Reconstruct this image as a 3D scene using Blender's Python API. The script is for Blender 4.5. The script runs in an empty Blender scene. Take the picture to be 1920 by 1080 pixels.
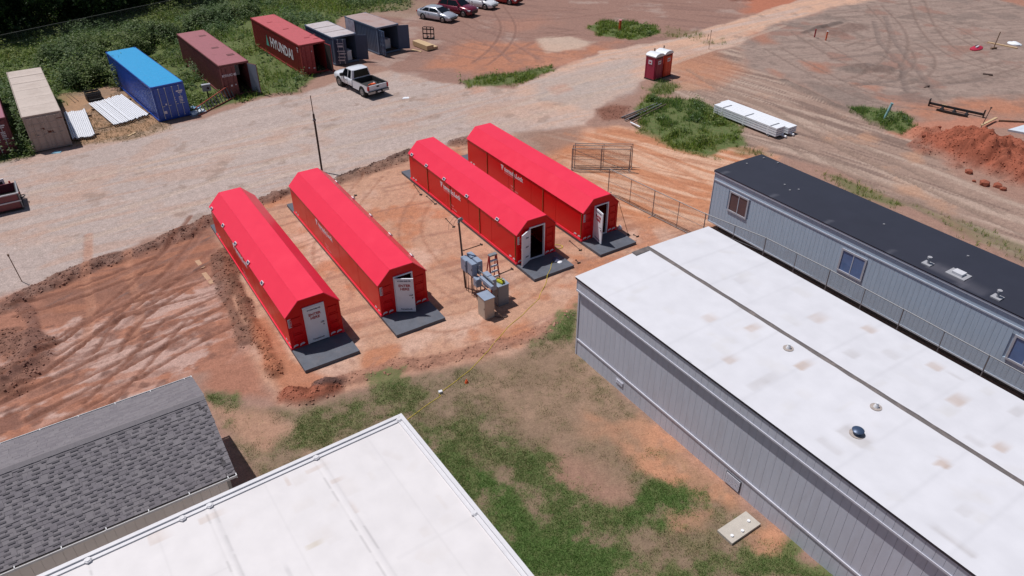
import bpy, math, random
import numpy as np
from mathutils import Vector, Matrix
scene = bpy.context.scene
COL = scene.collection
R = math.radians
# ------------------------------------------------------------------ camera, sky, sun, exposure
cam = bpy.data.cameras.new('camera'); camo = bpy.data.objects.new('camera', cam); COL.objects.link(camo)
camo.location = (0, 0, 21.169)
cam.sensor_width = 36; cam.lens = 36 * 1389.457 / 1920; cam.clip_end = 2000; cam.clip_start = .5
_p, _r = 0.58851, -0.00464
_fw = Vector((0, math.cos(_p), -math.sin(_p))); _rt = Vector((1, 0, 0)); _up = _rt.cross(_fw)
_r2 = _rt * math.cos(_r) + _up * math.sin(_r); _u2 = -_rt * math.sin(_r) + _up * math.cos(_r)
camo.rotation_euler = Matrix((_r2, _u2, -_fw)).transposed().to_euler()
scene.camera = camo
SUN_EL, SUN_AZ = 67.0, 155.0          # degrees; azimuth of the direction TOWARDS the sun, from +x
wd = bpy.data.worlds.new('World'); scene.world = wd; wd.use_nodes = True
nt = wd.node_tree; bg = nt.nodes['Background']
sky = nt.nodes.new('ShaderNodeTexSky'); sky.sky_type = 'NISHITA'; sky.sun_disc = False
sky.sun_elevation = R(SUN_EL); sky.sun_rotation = R(90 - SUN_AZ)
sky.air_density = 1.0; sky.dust_density = 1.0; sky.ozone_density = 1.0
nt.links.new(sky.outputs[0], bg.inputs[0]); bg.inputs[1].default_value = 0.06
sun = bpy.data.lights.new('sun', 'SUN'); suno = bpy.data.objects.new('sun', sun); COL.objects.link(suno)
sun.energy = 4.1; sun.angle = R(.55); sun.color = (1, .965, .935)
_sd = Vector((math.cos(R(SUN_EL)) * math.cos(R(SUN_AZ)), math.cos(R(SUN_EL)) * math.sin(R(SUN_AZ)), math.sin(R(SUN_EL))))
suno.rotation_euler = _sd.to_track_quat('Z', 'Y').to_euler(); suno.location = (0, 0, 60)
vs = scene.view_settings; vs.view_transform = 'Standard'; vs.look = 'None'; vs.exposure = 0.0; vs.gamma = 1; vs.use_curve_mapping = False
random.seed(5); rng = np.random.default_rng(11)

# ------------------------------------------------------------------ helpers
def lin(r, g, b, k=1.0):
    f = lambda c: (c / 255 / 12.92 if c / 255 <= .04045 else ((c / 255 + .055) / 1.055) ** 2.4)
    return (f(r) * k, f(g) * k, f(b) * k)
_mats = {}
def mat(name, rgb, rough=.6, metal=0., var=.12, scale=3., bump=0., dirt=None, dirt_amt=.35, dirt_scale=1.2, k=.8, coat=0., spec=.5, stretch=None, bscale=None):
    """Procedural paint/metal/wood: colour grain, optional blotchy dirt, fine bump."""
    if name in _mats: return _mats[name]
    m = bpy.data.materials.new(name); m.use_nodes = True; _mats[name] = m
    n, l = m.node_tree.nodes, m.node_tree.links; b = n['Principled BSDF']
    tc = n.new('ShaderNodeTexCoord'); oi = n.new('ShaderNodeObjectInfo')
    ad = n.new('ShaderNodeVectorMath'); ad.operation = 'MULTIPLY_ADD'
    l.new(oi.outputs['Random'], ad.inputs[0]); ad.inputs[1].default_value = (37, 17, 11); l.new(tc.outputs['Object'], ad.inputs[2])
    vec = ad.outputs[0]
    if stretch:
        mp = n.new('ShaderNodeMapping'); mp.inputs['Scale'].default_value = stretch; l.new(vec, mp.inputs[0]); vec = mp.outputs[0]
    no = n.new('ShaderNodeTexNoise'); no.inputs['Scale'].default_value = scale; no.inputs['Detail'].default_value = 6; no.inputs['Roughness'].default_value = .65
    l.new(vec, no.inputs['Vector'])
    c = lin(*rgb, k)
    mr = n.new('ShaderNodeMapRange'); mr.inputs[1].default_value = .25; mr.inputs[2].default_value = .75
    mr.inputs[3].default_value = 1 - var; mr.inputs[4].default_value = 1 + var; l.new(no.outputs[0], mr.inputs[0])
    mx = n.new('ShaderNodeVectorMath'); mx.operation = 'SCALE'; mx.inputs[0].default_value = c; l.new(mr.outputs[0], mx.inputs['Scale'])
    out = mx.outputs[0]
    if dirt:
        d = n.new('ShaderNodeTexNoise'); d.inputs['Scale'].default_value = dirt_scale; d.inputs['Detail'].default_value = 8; d.inputs['Roughness'].default_value = .7
        l.new(vec, d.inputs['Vector'])
        dm = n.new('ShaderNodeMapRange'); dm.inputs[1].default_value = .5; dm.inputs[2].default_value = .72; dm.inputs[4].default_value = dirt_amt; l.new(d.outputs[0], dm.inputs[0])
        mi = n.new('ShaderNodeMix'); mi.data_type = 'RGBA'; l.new(dm.outputs[0], mi.inputs[0]); l.new(out, mi.inputs[6]); mi.inputs[7].default_value = (*lin(*dirt, k), 1)
        out = mi.outputs[2]
    l.new(out, b.inputs['Base Color'])
    rr = n.new('ShaderNodeMapRange'); rr.inputs[3].default_value = max(0, rough - .1); rr.inputs[4].default_value = min(1, rough + .1); l.new(no.outputs[0], rr.inputs[0]); l.new(rr.outputs[0], b.inputs['Roughness'])
    b.inputs['Metallic'].default_value = metal; b.inputs['Specular IOR Level'].default_value = spec
    b.inputs['Coat Weight'].default_value = coat; b.inputs['Coat Roughness'].default_value = .12
    if bump:
        bn = n.new('ShaderNodeTexNoise'); bn.inputs['Scale'].default_value = bscale or scale * 6; bn.inputs['Detail'].default_value = 4; l.new(vec, bn.inputs['Vector'])
        bp = n.new('ShaderNodeBump'); bp.inputs['Strength'].default_value = bump; bp.inputs['Distance'].default_value = .02; l.new(bn.outputs[0], bp.inputs['Height']); l.new(bp.outputs[0], b.inputs['Normal'])
    return m
def attr_mat(name, attr='col', rough=.9, var=.2, scale=20., bump=0., spec=.2, trans=0.):
    """Colour comes from a point attribute of the mesh, with fine grain on top."""
    if name in _mats: return _mats[name]
    m = bpy.data.materials.new(name); m.use_nodes = True; _mats[name] = m
    n, l = m.node_tree.nodes, m.node_tree.links; b = n['Principled BSDF']
    a = n.new('ShaderNodeAttribute'); a.attribute_name = attr
    g = n.new('ShaderNodeNewGeometry') if False else n.new('ShaderNodeTexCoord')
    no = n.new('ShaderNodeTexNoise'); no.inputs['Scale'].default_value = scale; no.inputs['Detail'].default_value = 5; l.new(g.outputs['Object'], no.inputs['Vector'])
    mr = n.new('ShaderNodeMapRange'); mr.inputs[1].default_value = .25; mr.inputs[2].default_value = .75; mr.inputs[3].default_value = 1 - var; mr.inputs[4].default_value = 1 + var; l.new(no.outputs[0], mr.inputs[0])
    mx = n.new('ShaderNodeVectorMath'); mx.operation = 'SCALE'; l.new(a.outputs['Color'], mx.inputs[0]); l.new(mr.outputs[0], mx.inputs['Scale'])
    l.new(mx.outputs[0], b.inputs['Base Color']); b.inputs['Roughness'].default_value = rough; b.inputs['Specular IOR Level'].default_value = spec
    if trans:
        tr = n.new('ShaderNodeBsdfTranslucent'); l.new(mx.outputs[0], tr.inputs[0]); ms = n.new('ShaderNodeMixShader'); ms.inputs[0].default_value = trans
        l.new(b.outputs[0], ms.inputs[1]); l.new(tr.outputs[0], ms.inputs[2]); l.new(ms.outputs[0], n['Material Output'].inputs[0])
    if bump:
        bp = n.new('ShaderNodeBump'); bp.inputs['Strength'].default_value = bump; bp.inputs['Distance'].default_value = .02; l.new(no.outputs[0], bp.inputs['Height']); l.new(bp.outputs[0], b.inputs['Normal'])
    return m

class MB:
    """Collects boxes, tubes, lofts and prisms into one mesh."""
    def __init__(s): s.v = []; s.f = []
    def add(s, vs, fs):
        o = len(s.v); s.v += [tuple(v) for v in vs]; s.f += [tuple(i + o for i in f) for f in fs]; return s
    def box(s, x0, x1, y0, y1, z0, z1, M=None):
        vs = [Vector((x, y, z)) for z in (z0, z1) for y in (y0, y1) for x in (x0, x1)]
        if M is not None: vs = [M @ v for v in vs]
        return s.add(vs, [(0, 2, 3, 1), (4, 5, 7, 6), (0, 1, 5, 4), (2, 6, 7, 3), (0, 4, 6, 2), (1, 3, 7, 5)])
    def cyl(s, p0, p1, r, n=8, r2=None, cap=True):
        p0, p1 = Vector(p0), Vector(p1); d = (p1 - p0).normalized(); a = d.orthogonal().normalized(); b = d.cross(a); r2 = r if r2 is None else r2
        vs = []
        for p, q in ((p0, r), (p1, r2)): vs += [p + (a * math.cos(2 * math.pi * i / n) + b * math.sin(2 * math.pi * i / n)) * q for i in range(n)]
        fs = [(i, (i + 1) % n, n + (i + 1) % n, n + i) for i in range(n)]
        if cap: fs += [tuple(range(n))[::-1], tuple(range(n, 2 * n))]
        return s.add(vs, fs)
    def tube(s, path, r, n=6):
        path = [Vector(p) for p in path]; rings = []
        for i, p in enumerate(path):
            d = (path[min(i + 1, len(path) - 1)] - path[max(i - 1, 0)]).normalized()
            up = Vector((0, 0, 1)) if abs(d.z) < .9 else Vector((1, 0, 0)); a = d.cross(up).normalized(); b = a.cross(d)
            rings.append([p + (a * math.cos(2 * math.pi * k / n) + b * math.sin(2 * math.pi * k / n)) * r for k in range(n)])
        return s.loft(rings)
    def loft(s, rings, cap=True):
        n = len(rings[0]); vs = [v for r in rings for v in r]; fs = []
        for j in range(len(rings) - 1):
            for i in range(n): fs.append((j * n + i, j * n + (i + 1) % n, (j + 1) * n + (i + 1) % n, (j + 1) * n + i))
        if cap: fs += [tuple(range(n))[::-1], tuple(range((len(rings) - 1) * n, len(rings) * n))]
        return s.add(vs, fs)
    def prism(s, poly, fn, a, b):
        """2-D polygon extruded from a to b; fn(u, v, w) -> xyz."""
        n = len(poly); vs = [fn(u, v, a) for u, v in poly] + [fn(u, v, b) for u, v in poly]
        return s.add(vs, [(i, (i + 1) % n, n + (i + 1) % n, n + i) for i in range(n)] + [tuple(range(n))[::-1], tuple(range(n, 2 * n))])
    def mesh(s, name, m, smooth=False):
        me = bpy.data.meshes.new(name); me.from_pydata(s.v, [], s.f)
        import bmesh
        bm = bmesh.new(); bm.from_mesh(me); bmesh.ops.recalc_face_normals(bm, faces=bm.faces); bm.to_mesh(me); bm.free()
        if m: me.materials.append(m)
        if smooth:
            me.polygons.foreach_set('use_smooth', [True] * len(me.polygons)); me.set_sharp_from_angle(angle=R(40))
        return me
    def build(s, name, m, parent=None, smooth=False, **kw):
        return ob(name, s.mesh(name, m, smooth), parent, **kw)
def ob(name, me, parent=None, label=None, cat=None, group=None, kind=None, loc=None, rz=None):
    o = bpy.data.objects.new(name, me); COL.objects.link(o)
    if parent: o.parent = parent
    if loc is not None: o.location = loc
    if rz is not None: o.rotation_euler = (0, 0, rz)
    if label: o['label'] = label
    if cat: o['category'] = cat
    if group: o['group'] = group
    if kind: o['kind'] = kind
    return o
def thing(name, label, cat, loc, rz=0., group=None):
    return ob(name, None, None, label, cat, group, None, (loc[0], loc[1], loc[2] if len(loc) > 2 else 0), rz)
def bx(name, m, parent, *d, **kw):
    return MB().box(*d).build(name, m, parent, **kw)
def text_mesh(name, s, size, m, bold=0., extr=.004, align='CENTER'):
    cu = bpy.data.curves.new(name, 'FONT'); cu.body = s; cu.size = size; cu.extrude = extr; cu.offset = bold; cu.align_x = align; cu.align_y = 'CENTER'; cu.resolution_u = 3
    t = bpy.data.objects.new(name, cu); COL.objects.link(t)
    dg = bpy.context.evaluated_depsgraph_get(); me = bpy.data.meshes.new_from_object(t.evaluated_get(dg)); me.name = name
    bpy.data.objects.remove(t); bpy.data.curves.remove(cu); me.materials.clear(); me.materials.append(m); return me
def place(name, me, parent, origin, xax, yax):
    """Put a flat mesh (drawn in its own xy plane) on a face given by its x and y axes."""
    o = ob(name, me, parent); xa, ya = Vector(xax).normalized(), Vector(yax).normalized(); za = xa.cross(ya)
    o.matrix_local = Matrix.Translation(Vector(origin)) @ Matrix((xa, ya, za)).transposed().to_4x4(); return o
def copy_tree(o, parent=None, loc=None, rz=None, label=None):
    c = o.copy(); COL.objects.link(c); c.parent = parent
    if loc is not None: c.location = loc
    if rz is not None: c.rotation_euler = (0, 0, rz)
    if label: c['label'] = label
    for ch in list(o.children): copy_tree(ch, c)
    return c
def point_cloud_mesh(name, V, F, C, m):
    me = bpy.data.meshes.new(name); V = np.asarray(V, np.float32); F = np.asarray(F, np.int32)
    me.vertices.add(len(V)); me.vertices.foreach_set('co', V.ravel())
    k = F.shape[1]; me.loops.add(F.size); me.polygons.add(len(F))
    me.polygons.foreach_set('loop_start', np.arange(0, F.size, k, dtype=np.int32)); me.loops.foreach_set('vertex_index', F.ravel())
    me.update(calc_edges=True)
    if C is not None:
        a = me.attributes.new('col', 'FLOAT_COLOR', 'POINT'); a.data.foreach_set('color', np.c_[C, np.ones(len(C))].astype(np.float32).ravel())
    me.materials.append(m); return me

# noise in plain numpy, for terrain and scatter
TAB = rng.random((256, 256))
def vn(x, y):
    xi = np.floor(x).astype(int); yi = np.floor(y).astype(int); fx = x - xi; fy = y - yi; fx = fx * fx * (3 - 2 * fx); fy = fy * fy * (3 - 2 * fy)
    a, b, c, d = TAB[xi & 255, yi & 255], TAB[(xi + 1) & 255, yi & 255], TAB[xi & 255, (yi + 1) & 255], TAB[(xi + 1) & 255, (yi + 1) & 255]
    return (a * (1 - fx) + b * fx) * (1 - fy) + (c * (1 - fx) + d * fx) * fy
def fbm(x, y, o=4, g=.5):
    s = 0; a = 1; t = 0
    for i in range(o): s = s + a * vn(x * 2 ** i + 17.3 * i, y * 2 ** i + 9.1 * i); t += a; a *= g
    return s / t
def sstep(a, b, x): t = np.clip((x - a) / (b - a), 0, 1); return t * t * (3 - 2 * t)
def sdist(poly, X, Y, closed=True):
    """Signed distance to a polygon (negative inside), or plain distance to a polyline."""
    P = np.array(poly, float); n = len(P); D = np.full(X.shape, 1e9); ins = np.zeros(X.shape, bool)
    for i in range(n if closed else n - 1):
        a, b = P[i], P[(i + 1) % n]; e = b - a; t = np.clip(((X - a[0]) * e[0] + (Y - a[1]) * e[1]) / max(e @ e, 1e-9), 0, 1)
        D = np.minimum(D, np.hypot(X - a[0] - t * e[0], Y - a[1] - t * e[1]))
        if closed and a[1] != b[1]:
            c = ((a[1] > Y) != (b[1] > Y)) & (X < (b[0] - a[0]) * (Y - a[1]) / (b[1] - a[1]) + a[0]); ins ^= c
    return np.where(ins, -D, D) if closed else D

# ------------------------------------------------------------------ ground: one sheet, soil types and relief
GX = np.concatenate([-np.geomspace(420, 66, 22), np.arange(-64, -30, .165), np.arange(-30, 14, .105), np.arange(14, 64, .165), np.geomspace(66, 420, 22)])
GY = np.concatenate([-np.geomspace(300, 4, 14), np.arange(0, 9, .6), np.arange(9, 16, .14), np.arange(16, 46, .105), np.arange(46, 52, .14), np.arange(52, 101, .24), np.geomspace(102, 600, 26)])
X, Y = np.meshgrid(GX, GY); NX, NY = len(GX), len(GY)
K = 0.86                                       # photo brightness -> albedo
def alb(r, g, b): return np.array(lin(r, g, b, K))
C = np.zeros(X.shape + (3,)); C[:] = alb(158, 124, 110)
Z = np.zeros(X.shape); GR = np.zeros(X.shape); DRY = np.full(X.shape, .5); PEB = np.zeros(X.shape); WEED = np.zeros(X.shape); CLOD = np.zeros(X.shape)
n1 = fbm(X * .35, Y * .35, 5); n2 = fbm(X * 1.1 + 40, Y * 1.1, 5, .6); n3 = fbm(X * .09 + 5, Y * .09 + 80, 4); n4 = fbm(X * 2.9, Y * 2.9 + 31, 4, .6)
def streak(ang, along, across, ox=0., oct=3):
    c, s = math.cos(R(ang)), math.sin(R(ang)); u = X * c + Y * s; v = -X * s + Y * c; v = v + 1.1 * (vn(u * .09 + ox, v * .11) - .5) * 2
    return fbm(u / along + ox, v / across + ox * 3, oct)
def mix(col, w): C[:] = C * (1 - w[..., None]) + np.asarray(col) * w[..., None]
def area(poly, feather=.8, warp=.8, ws=.45, closed=True, half=0.):
    P = np.array(poly); m = 3 + warp + half + feather
    ok = (X > P[:, 0].min() - m) & (X < P[:, 0].max() + m) & (Y > P[:, 1].min() - m) & (Y < P[:, 1].max() + m)
    w = np.zeros(X.shape); x, y = X[ok], Y[ok]
    d = sdist(poly, x, y, closed) - half + (fbm(x * ws + 3.3, y * ws + 7.7, 4, .6) - .5) * 2 * warp
    w[ok] = sstep(feather / 2, -feather / 2, d); return w
def paint(poly, col, k=1., **kw): w = area(poly, **kw) * k; mix(col, w); return w

# --- soils
s_right = streak(-50, 9, .5, 2.); s_left = streak(27, 7, .42, 5.); s_gate = streak(-32, 6, .45, 9.); s_field = streak(-20, 6, .7, 12.); s_road = streak(33, 12, .8, 15.)
# far yard by the parked cars
w = paint(([(-18.92, 108.71), (49.57, 107.17), (35.42, 94.93), (26.85, 87.25), (16.04, 77.56), (5.09, 69.27), (0.08, 62.85), (-4.11, 63.61), (-7.50, 65.11), (-13.48, 69.88), (-18.14, 81.23), (-16.77, 90.57)]), alb(150, 116, 104), warp=1.2)
mix(alb(172, 150, 140), w * sstep(.55, .75, n1) * .6); mix(alb(128, 98, 90), w * sstep(.55, .72, s_field) * .5)
w = paint(([(-4.29, 77.90), (0.12, 77.24), (5.46, 75.23), (11.03, 77.06), (9.01, 73.33), (2.56, 68.34), (-2.81, 66.54), (-7.82, 68.49)]), alb(182, 122, 94), .8, warp=1.6, feather=2.4); mix(alb(150, 110, 95), w * sstep(.5, .7, n2) * .7)
paint(([(-1.05, 85.38), (3.19, 87.69), (4.84, 84.13), (0.13, 80.91)]), alb(174, 124, 104), .5, warp=1.5, feather=3)
paint(([(2.89, 78.38), (6.26, 79.14), (8.58, 77.10), (7.00, 74.46), (3.78, 73.41)]), alb(196, 172, 155), .8, warp=.9, feather=1.2)
paint(([(29.69, 97.94), (48.20, 103.81), (45.06, 96.16), (33.68, 89.61), (26.37, 87.75)]), alb(186, 110, 80), .7, warp=1.2, feather=2)
# haul road and gravel yard
road = ([(-36.91, 46.38), (-35.48, 47.68), (-33.88, 48.84), (-31.50, 50.14), (-28.45, 52.93), (-24.61, 55.73), (-20.94, 60.57), (-17.99, 61.32), (-15.68, 64.49), (-11.20, 67.91), (-7.48, 64.81), (-4.12, 63.89), (0.08, 62.57), (5.07, 68.94), (9.01, 73.33), (15.97, 77.17), (26.72, 86.77), (35.42, 94.93), (49.57, 107.17), (56.04, 107.03), (44.26, 94.19), (37.66, 90.30), (28.70, 83.25), (23.23, 75.69), (18.17, 72.12), (13.10, 67.86), (10.43, 62.70), (6.96, 57.80), (5.77, 54.01), (2.06, 52.98), (-3.09, 51.39), (-7.46, 48.54), (-11.25, 44.77), (-15.35, 41.73), (-17.96, 39.50), (-21.40, 36.24), (-24.23, 32.94), (-26.03, 31.16), (-26.97, 30.04)])
wr = area(road, warp=.7, feather=.7)
mix(alb(177, 159, 152), wr)
mix(alb(206, 164, 140), wr * sstep(-6, 8, X * .8 + (Y - 60) * .35 + (n1 - .5) * 10))
mix(alb(186, 167, 159), wr * sstep(.48, .66, s_road) * .6); mix(alb(164, 149, 141), wr * sstep(.5, .7, n2) * .22)
mix(alb(182, 150, 134), wr * sstep(.6, .72, n1) * .5); mix(alb(156, 134, 122), wr * sstep(.64, .76, n4) * .22)
mix(alb(182, 146, 128), wr * sstep(.56, .7, streak(33, 6, .5, 31.)) * .45); mix(alb(146, 124, 112), wr * sstep(.68, .76, fbm(X * .8 + 77, Y * .8, 4)) * .5)
PEB[:] = np.maximum(PEB, wr * (1 - .6 * sstep(0, 10, X)))
w = paint(([(1.98, 64.97), (11.29, 70.84), (11.43, 64.83), (10.02, 61.34), (6.50, 57.56), (2.28, 59.48)]), alb(170, 160, 155), .6, warp=1.2, feather=2.); PEB[:] = np.maximum(PEB, w)
for q in ([(3.30, 62.80), (4.75, 63.77), (5.34, 62.36), (3.92, 61.42)], [(-3.61, 62.90), (-2.70, 63.31), (-2.20, 61.91), (-3.09, 61.52)], [(2.61, 69.64), (6.77, 71.60), (6.41, 70.24), (3.06, 68.33)]): paint((q), alb(188, 134, 110), .5, warp=.7, feather=1.2)
# right-hand stripped field
fld = ([(22.87, 75.32), (28.70, 83.25), (37.66, 90.30), (44.48, 94.75), (59.44, 114.35), (94.96, 113.51), (49.13, 51.98), (41.59, 58.20), (35.50, 56.35), (28.27, 54.17), (26.30, 58.91), (24.51, 64.35), (21.74, 68.05)])
w = area(fld, warp=1.2, feather=1.6); mix(alb(154, 132, 122), w); mix(alb(166, 145, 134), w * sstep(.46, .66, s_field) * .5); mix(alb(118, 101, 93), w * sstep(.56, .74, n2) * .5); mix(alb(126, 108, 100), w * sstep(.55, .62, streak(15, 5, .35, 51.)) * .4)
mix(alb(150, 116, 104), w * sstep(.6, .7, n1) * .8); mix(alb(116, 102, 96), w * sstep(.6, .7, fbm(X * .22 + 50, Y * .22, 5)) * .45)
w = paint(([(30.30, 60.14), (34.75, 58.29), (42.76, 60.23), (51.65, 61.44), (45.20, 52.03), (40.29, 55.94), (37.01, 56.80), (32.45, 55.23)]), alb(184, 120, 90), .75, warp=1.4, feather=2.6); mix(alb(140, 110, 98), w * sstep(.5, .66, n2) * .8)
for q in ([(25.44, 80.90), (27.30, 80.44), (26.94, 76.40), (25.38, 75.66), (24.94, 78.01)], [(27.52, 69.92), (29.40, 69.56), (28.63, 66.69), (27.51, 67.64)], [(24.00, 67.38), (24.59, 66.13), (23.76, 64.65)], [(58.23, 97.35), (82.47, 106.44), (72.22, 91.47), (60.60, 91.16)], [(29.90, 63.70), (32.32, 62.81), (30.96, 61.73)]): paint((q), alb(172, 112, 88), .65, warp=.9, feather=1.6)
# haul track between the field and the site
trk = ([(13.10, 67.86), (18.17, 72.12), (22.87, 75.32), (21.74, 68.05), (24.51, 64.35), (26.30, 58.91), (28.27, 54.17), (29.68, 50.99), (29.68, 44.82), (31.44, 40.60), (34.57, 32.43), (30.54, 27.03), (27.62, 33.98), (26.37, 38.28), (24.46, 41.03), (21.79, 46.42), (18.02, 48.43), (14.79, 52.40), (14.14, 59.32), (12.72, 62.67)])
w = area(trk, warp=.6, feather=1.); mix(alb(158, 132, 119), w); mix(alb(176, 152, 138), w * sstep(.46, .62, s_right)); mix(alb(124, 102, 93), w * sstep(.54, .66, streak(-50, 7, .3, 22.)) * .8)
mix(alb(186, 140, 112), w * sstep(.58, .72, n1) * .6); Z += w * (s_right - .5) * .14
w = paint(([(15.16, 71.12), (20.21, 74.24), (21.65, 67.73), (17.08, 62.61), (14.73, 64.78)]), alb(182, 122, 92), .6, warp=1.3, feather=2.4)
# site yard
yard = ([(-18.03, 39.24), (-15.35, 41.73), (-11.22, 44.61), (-7.44, 48.36), (-3.08, 51.18), (2.06, 52.77), (5.75, 53.79), (8.97, 53.53), (14.77, 50.57), (19.08, 48.24), (11.66, 38.42), (7.04, 34.83), (3.76, 30.72), (3.08, 28.91), (-0.01, 26.27), (-3.77, 25.00), (-7.29, 23.80), (-8.91, 22.99), (-11.51, 25.05), (-14.55, 30.87)])
w = area(yard, warp=.6, feather=.9); mix(alb(190, 146, 122), w); mix(alb(204, 168, 150), w * sstep(.5, .68, n1) * .75); mix(alb(182, 116, 82), w * sstep(.54, .7, fbm(X * .5 + 9, Y * .5 + 4, 4)) * .7)
mix(alb(150, 108, 92), w * sstep(.55, .72, s_left) * .55); mix(alb(158, 118, 102), w * sstep(.6, .74, n4) * .5)
wg = area(([(1.62, 51.33), (5.33, 53.58), (8.91, 53.11), (14.34, 50.38), (17.86, 47.89), (11.66, 38.42), (7.26, 38.46), (5.00, 45.09)]), warp=.8, feather=2.); mix(alb(192, 128, 92), wg * .8); mix(alb(212, 172, 146), wg * sstep(.46, .62, s_gate) * .85); mix(alb(166, 108, 80), wg * sstep(.56, .7, streak(-32, 5, .3, 40.)) * .6)
w = paint(([(0.86, 52.78), (2.07, 53.19), (5.77, 54.01), (5.14, 51.29), (1.89, 47.71), (0.04, 48.64), (-1.11, 50.56)]), alb(138, 114, 104), .7, warp=.7, feather=1.4)
w = paint(([(6.72, 57.56), (8.36, 58.77), (9.59, 58.13), (8.82, 55.53), (7.11, 55.10)]), alb(128, 82, 66), .8, warp=.5, feather=.8); CLOD[:] = np.maximum(CLOD, w * .5)
# left excavation
exc = ([(-26.43, 29.14), (-25.86, 30.87), (-23.51, 33.19), (-20.75, 35.42), (-17.87, 39.23), (-14.28, 30.87), (-11.62, 25.42), (-10.43, 23.66), (-12.92, 23.67), (-13.57, 24.89), (-19.98, 20.58), (-20.92, 20.09)])
w = area(exc, warp=.5, feather=.8); mix(alb(164, 114, 94), w)
we = area(([(-22.90, 27.43), (-21.58, 30.93), (-18.17, 31.87), (-15.75, 32.86), (-12.80, 26.95), (-13.57, 24.89), (-19.98, 20.58), (-20.92, 20.09), (-23.15, 23.74)]), warp=1., feather=1.6)
mix(alb(186, 152, 140), we * sstep(.485, .515, fbm(X * .5 + 21, Y * .5 + 3, 5, .6) * .8 + s_left * .2)); mix(alb(172, 116, 92), we * sstep(.54, .6, streak(27, 4, .38, 18., 4)) * .6); mix(alb(124, 86, 74), we * sstep(.61, .65, streak(31, 3, .22, 27., 4)) * .55); mix(alb(118, 84, 74), we * sstep(.64, .68, fbm(X * 1.4 + 70, Y * 1.4, 4)) * .7)
wu = area(([(-24.29, 30.95), (-22.33, 33.71), (-17.69, 38.70), (-15.88, 35.03), (-16.32, 32.87), (-20.28, 30.45), (-21.75, 29.10)]), warp=.6, feather=1.2); mix(alb(140, 98, 82), wu * .85); mix(alb(166, 112, 88), wu * sstep(.5, .64, s_left) * .7); mix(alb(112, 92, 88), wu * sstep(.58, .68, streak(58, 5, .3, 33.)) * .7)
Z += np.maximum(w * (streak(27, 5, .38, 18.) - .5) * .10, -.05) * 1.

# --- banks, berms and heaps (real relief)
def ridge(poly, half, h, col=None, cw=1., seed=0., clod=.0, rough=.5):
    P = np.array(poly); m = half * 3 + 1
    ok = (X > P[:, 0].min() - m) & (X < P[:, 0].max() + m) & (Y > P[:, 1].min() - m) & (Y < P[:, 1].max() + m); x, y = X[ok], Y[ok]
    d = sdist(poly, x, y, False) + (fbm(x * .8 + seed, y * .8, 4) - .5) * half * 1.2
    f = np.clip(1 - (d / half) ** 2, 0, 1) ** 1.2 * np.clip(.55 + 1.1 * (fbm(x * 1.7 + seed, y * 1.7 + 5, 4, .6) - .3) * rough * 2, .1, 1.6); Z[ok] += h * f
    w = np.zeros(X.shape); w[ok] = sstep(half * 1.15, half * .55, d)
    if col is not None: mix(col, w * cw)
    if clod: CLOD[:] = np.maximum(CLOD, w * clod)
    return w
DK = alb(128, 94, 82); RD = alb(150, 84, 62)
wb = ridge(([(-25.24, 30.26), (-24.60, 31.53), (-23.61, 32.83), (-22.75, 33.98), (-21.25, 35.19), (-19.93, 36.35), (-19.13, 37.44), (-17.87, 39.23)]), .75, .32, DK, .85, 1., .9); mix(alb(142, 110, 98), wb * sstep(.5, .62, n4) * .7)
ridge(([(-15.50, 41.65), (-14.62, 42.76), (-13.64, 43.68)]), .5, .28, DK, .85, 2., .8); ridge(([(-11.74, 44.05), (-9.99, 45.67), (-8.12, 47.82), (-6.94, 48.91)]), .75, .34, alb(138, 108, 94), .85, 3., .7); ridge(([(-3.84, 50.79), (-3.09, 51.39)]), .8, .3, DK, .8, 4., .6)
ridge(([(-11.31, 45.10), (-9.44, 46.77), (-7.31, 48.91)]), .35, .1, alb(108, 84, 76), .8, 14., .6)
ridge(([(-24.66, 27.04), (-23.40, 27.43), (-22.09, 26.63), (-21.64, 25.13), (-22.89, 24.08)]), 1.1, .4, alb(134, 96, 82), .9, 5., .8)
ridge(([(-25.21, 31.15), (-23.25, 29.12), (-22.15, 27.42), (-21.41, 25.49), (-21.94, 24.42)]), .35, .16, alb(118, 84, 74), .7, 6., .5)
ridge(([(-15.92, 35.61), (-14.46, 32.34), (-12.67, 29.03), (-11.21, 26.55), (-10.34, 25.05)]), .45, .28, alb(128, 86, 70), .9, 7., .8); ridge(([(-16.33, 35.04), (-14.41, 30.87), (-12.43, 27.35)]), .35, .16, alb(116, 84, 72), .7, 17., .7)
wq = area(([(-12.67, 29.03), (-12.01, 29.47), (-10.02, 26.16), (-8.46, 25.03), (-7.44, 24.60), (-8.58, 23.48), (-9.79, 23.82), (-10.91, 25.41)]), warp=.2, feather=.5); mix(alb(176, 112, 82), wq * .8)
ridge(([(-9.39, 23.58), (-8.60, 23.58), (-7.74, 24.04)]), .62, .38, RD, .9, 8., 1.); ridge(([(-8.29, 24.26), (-7.53, 24.46)]), .4, .2, alb(104, 84, 80), .8, 9., 1.)
ridge(([(-7.20, 24.60), (-5.68, 25.30), (-3.84, 25.81), (-2.20, 26.40), (-0.51, 27.06), (0.99, 27.66), (2.60, 29.35)]), .5, .1, alb(156, 110, 92), .7, 10., .55)
ridge(([(2.91, 30.17), (3.27, 30.72)]), .3, .05, alb(170, 118, 90), .6)
for q, h in (([(31.13, 50.38), (32.14, 49.69), (32.67, 47.81)], 1.0), ([(32.56, 46.92), (33.65, 45.61), (36.09, 44.34)], 1.25), ([(33.27, 49.67), (35.02, 48.70), (37.36, 48.21)], .8)): ridge((q), 2.3, h, alb(160, 90, 68), .95, h * 9, .7, .5)
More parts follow.
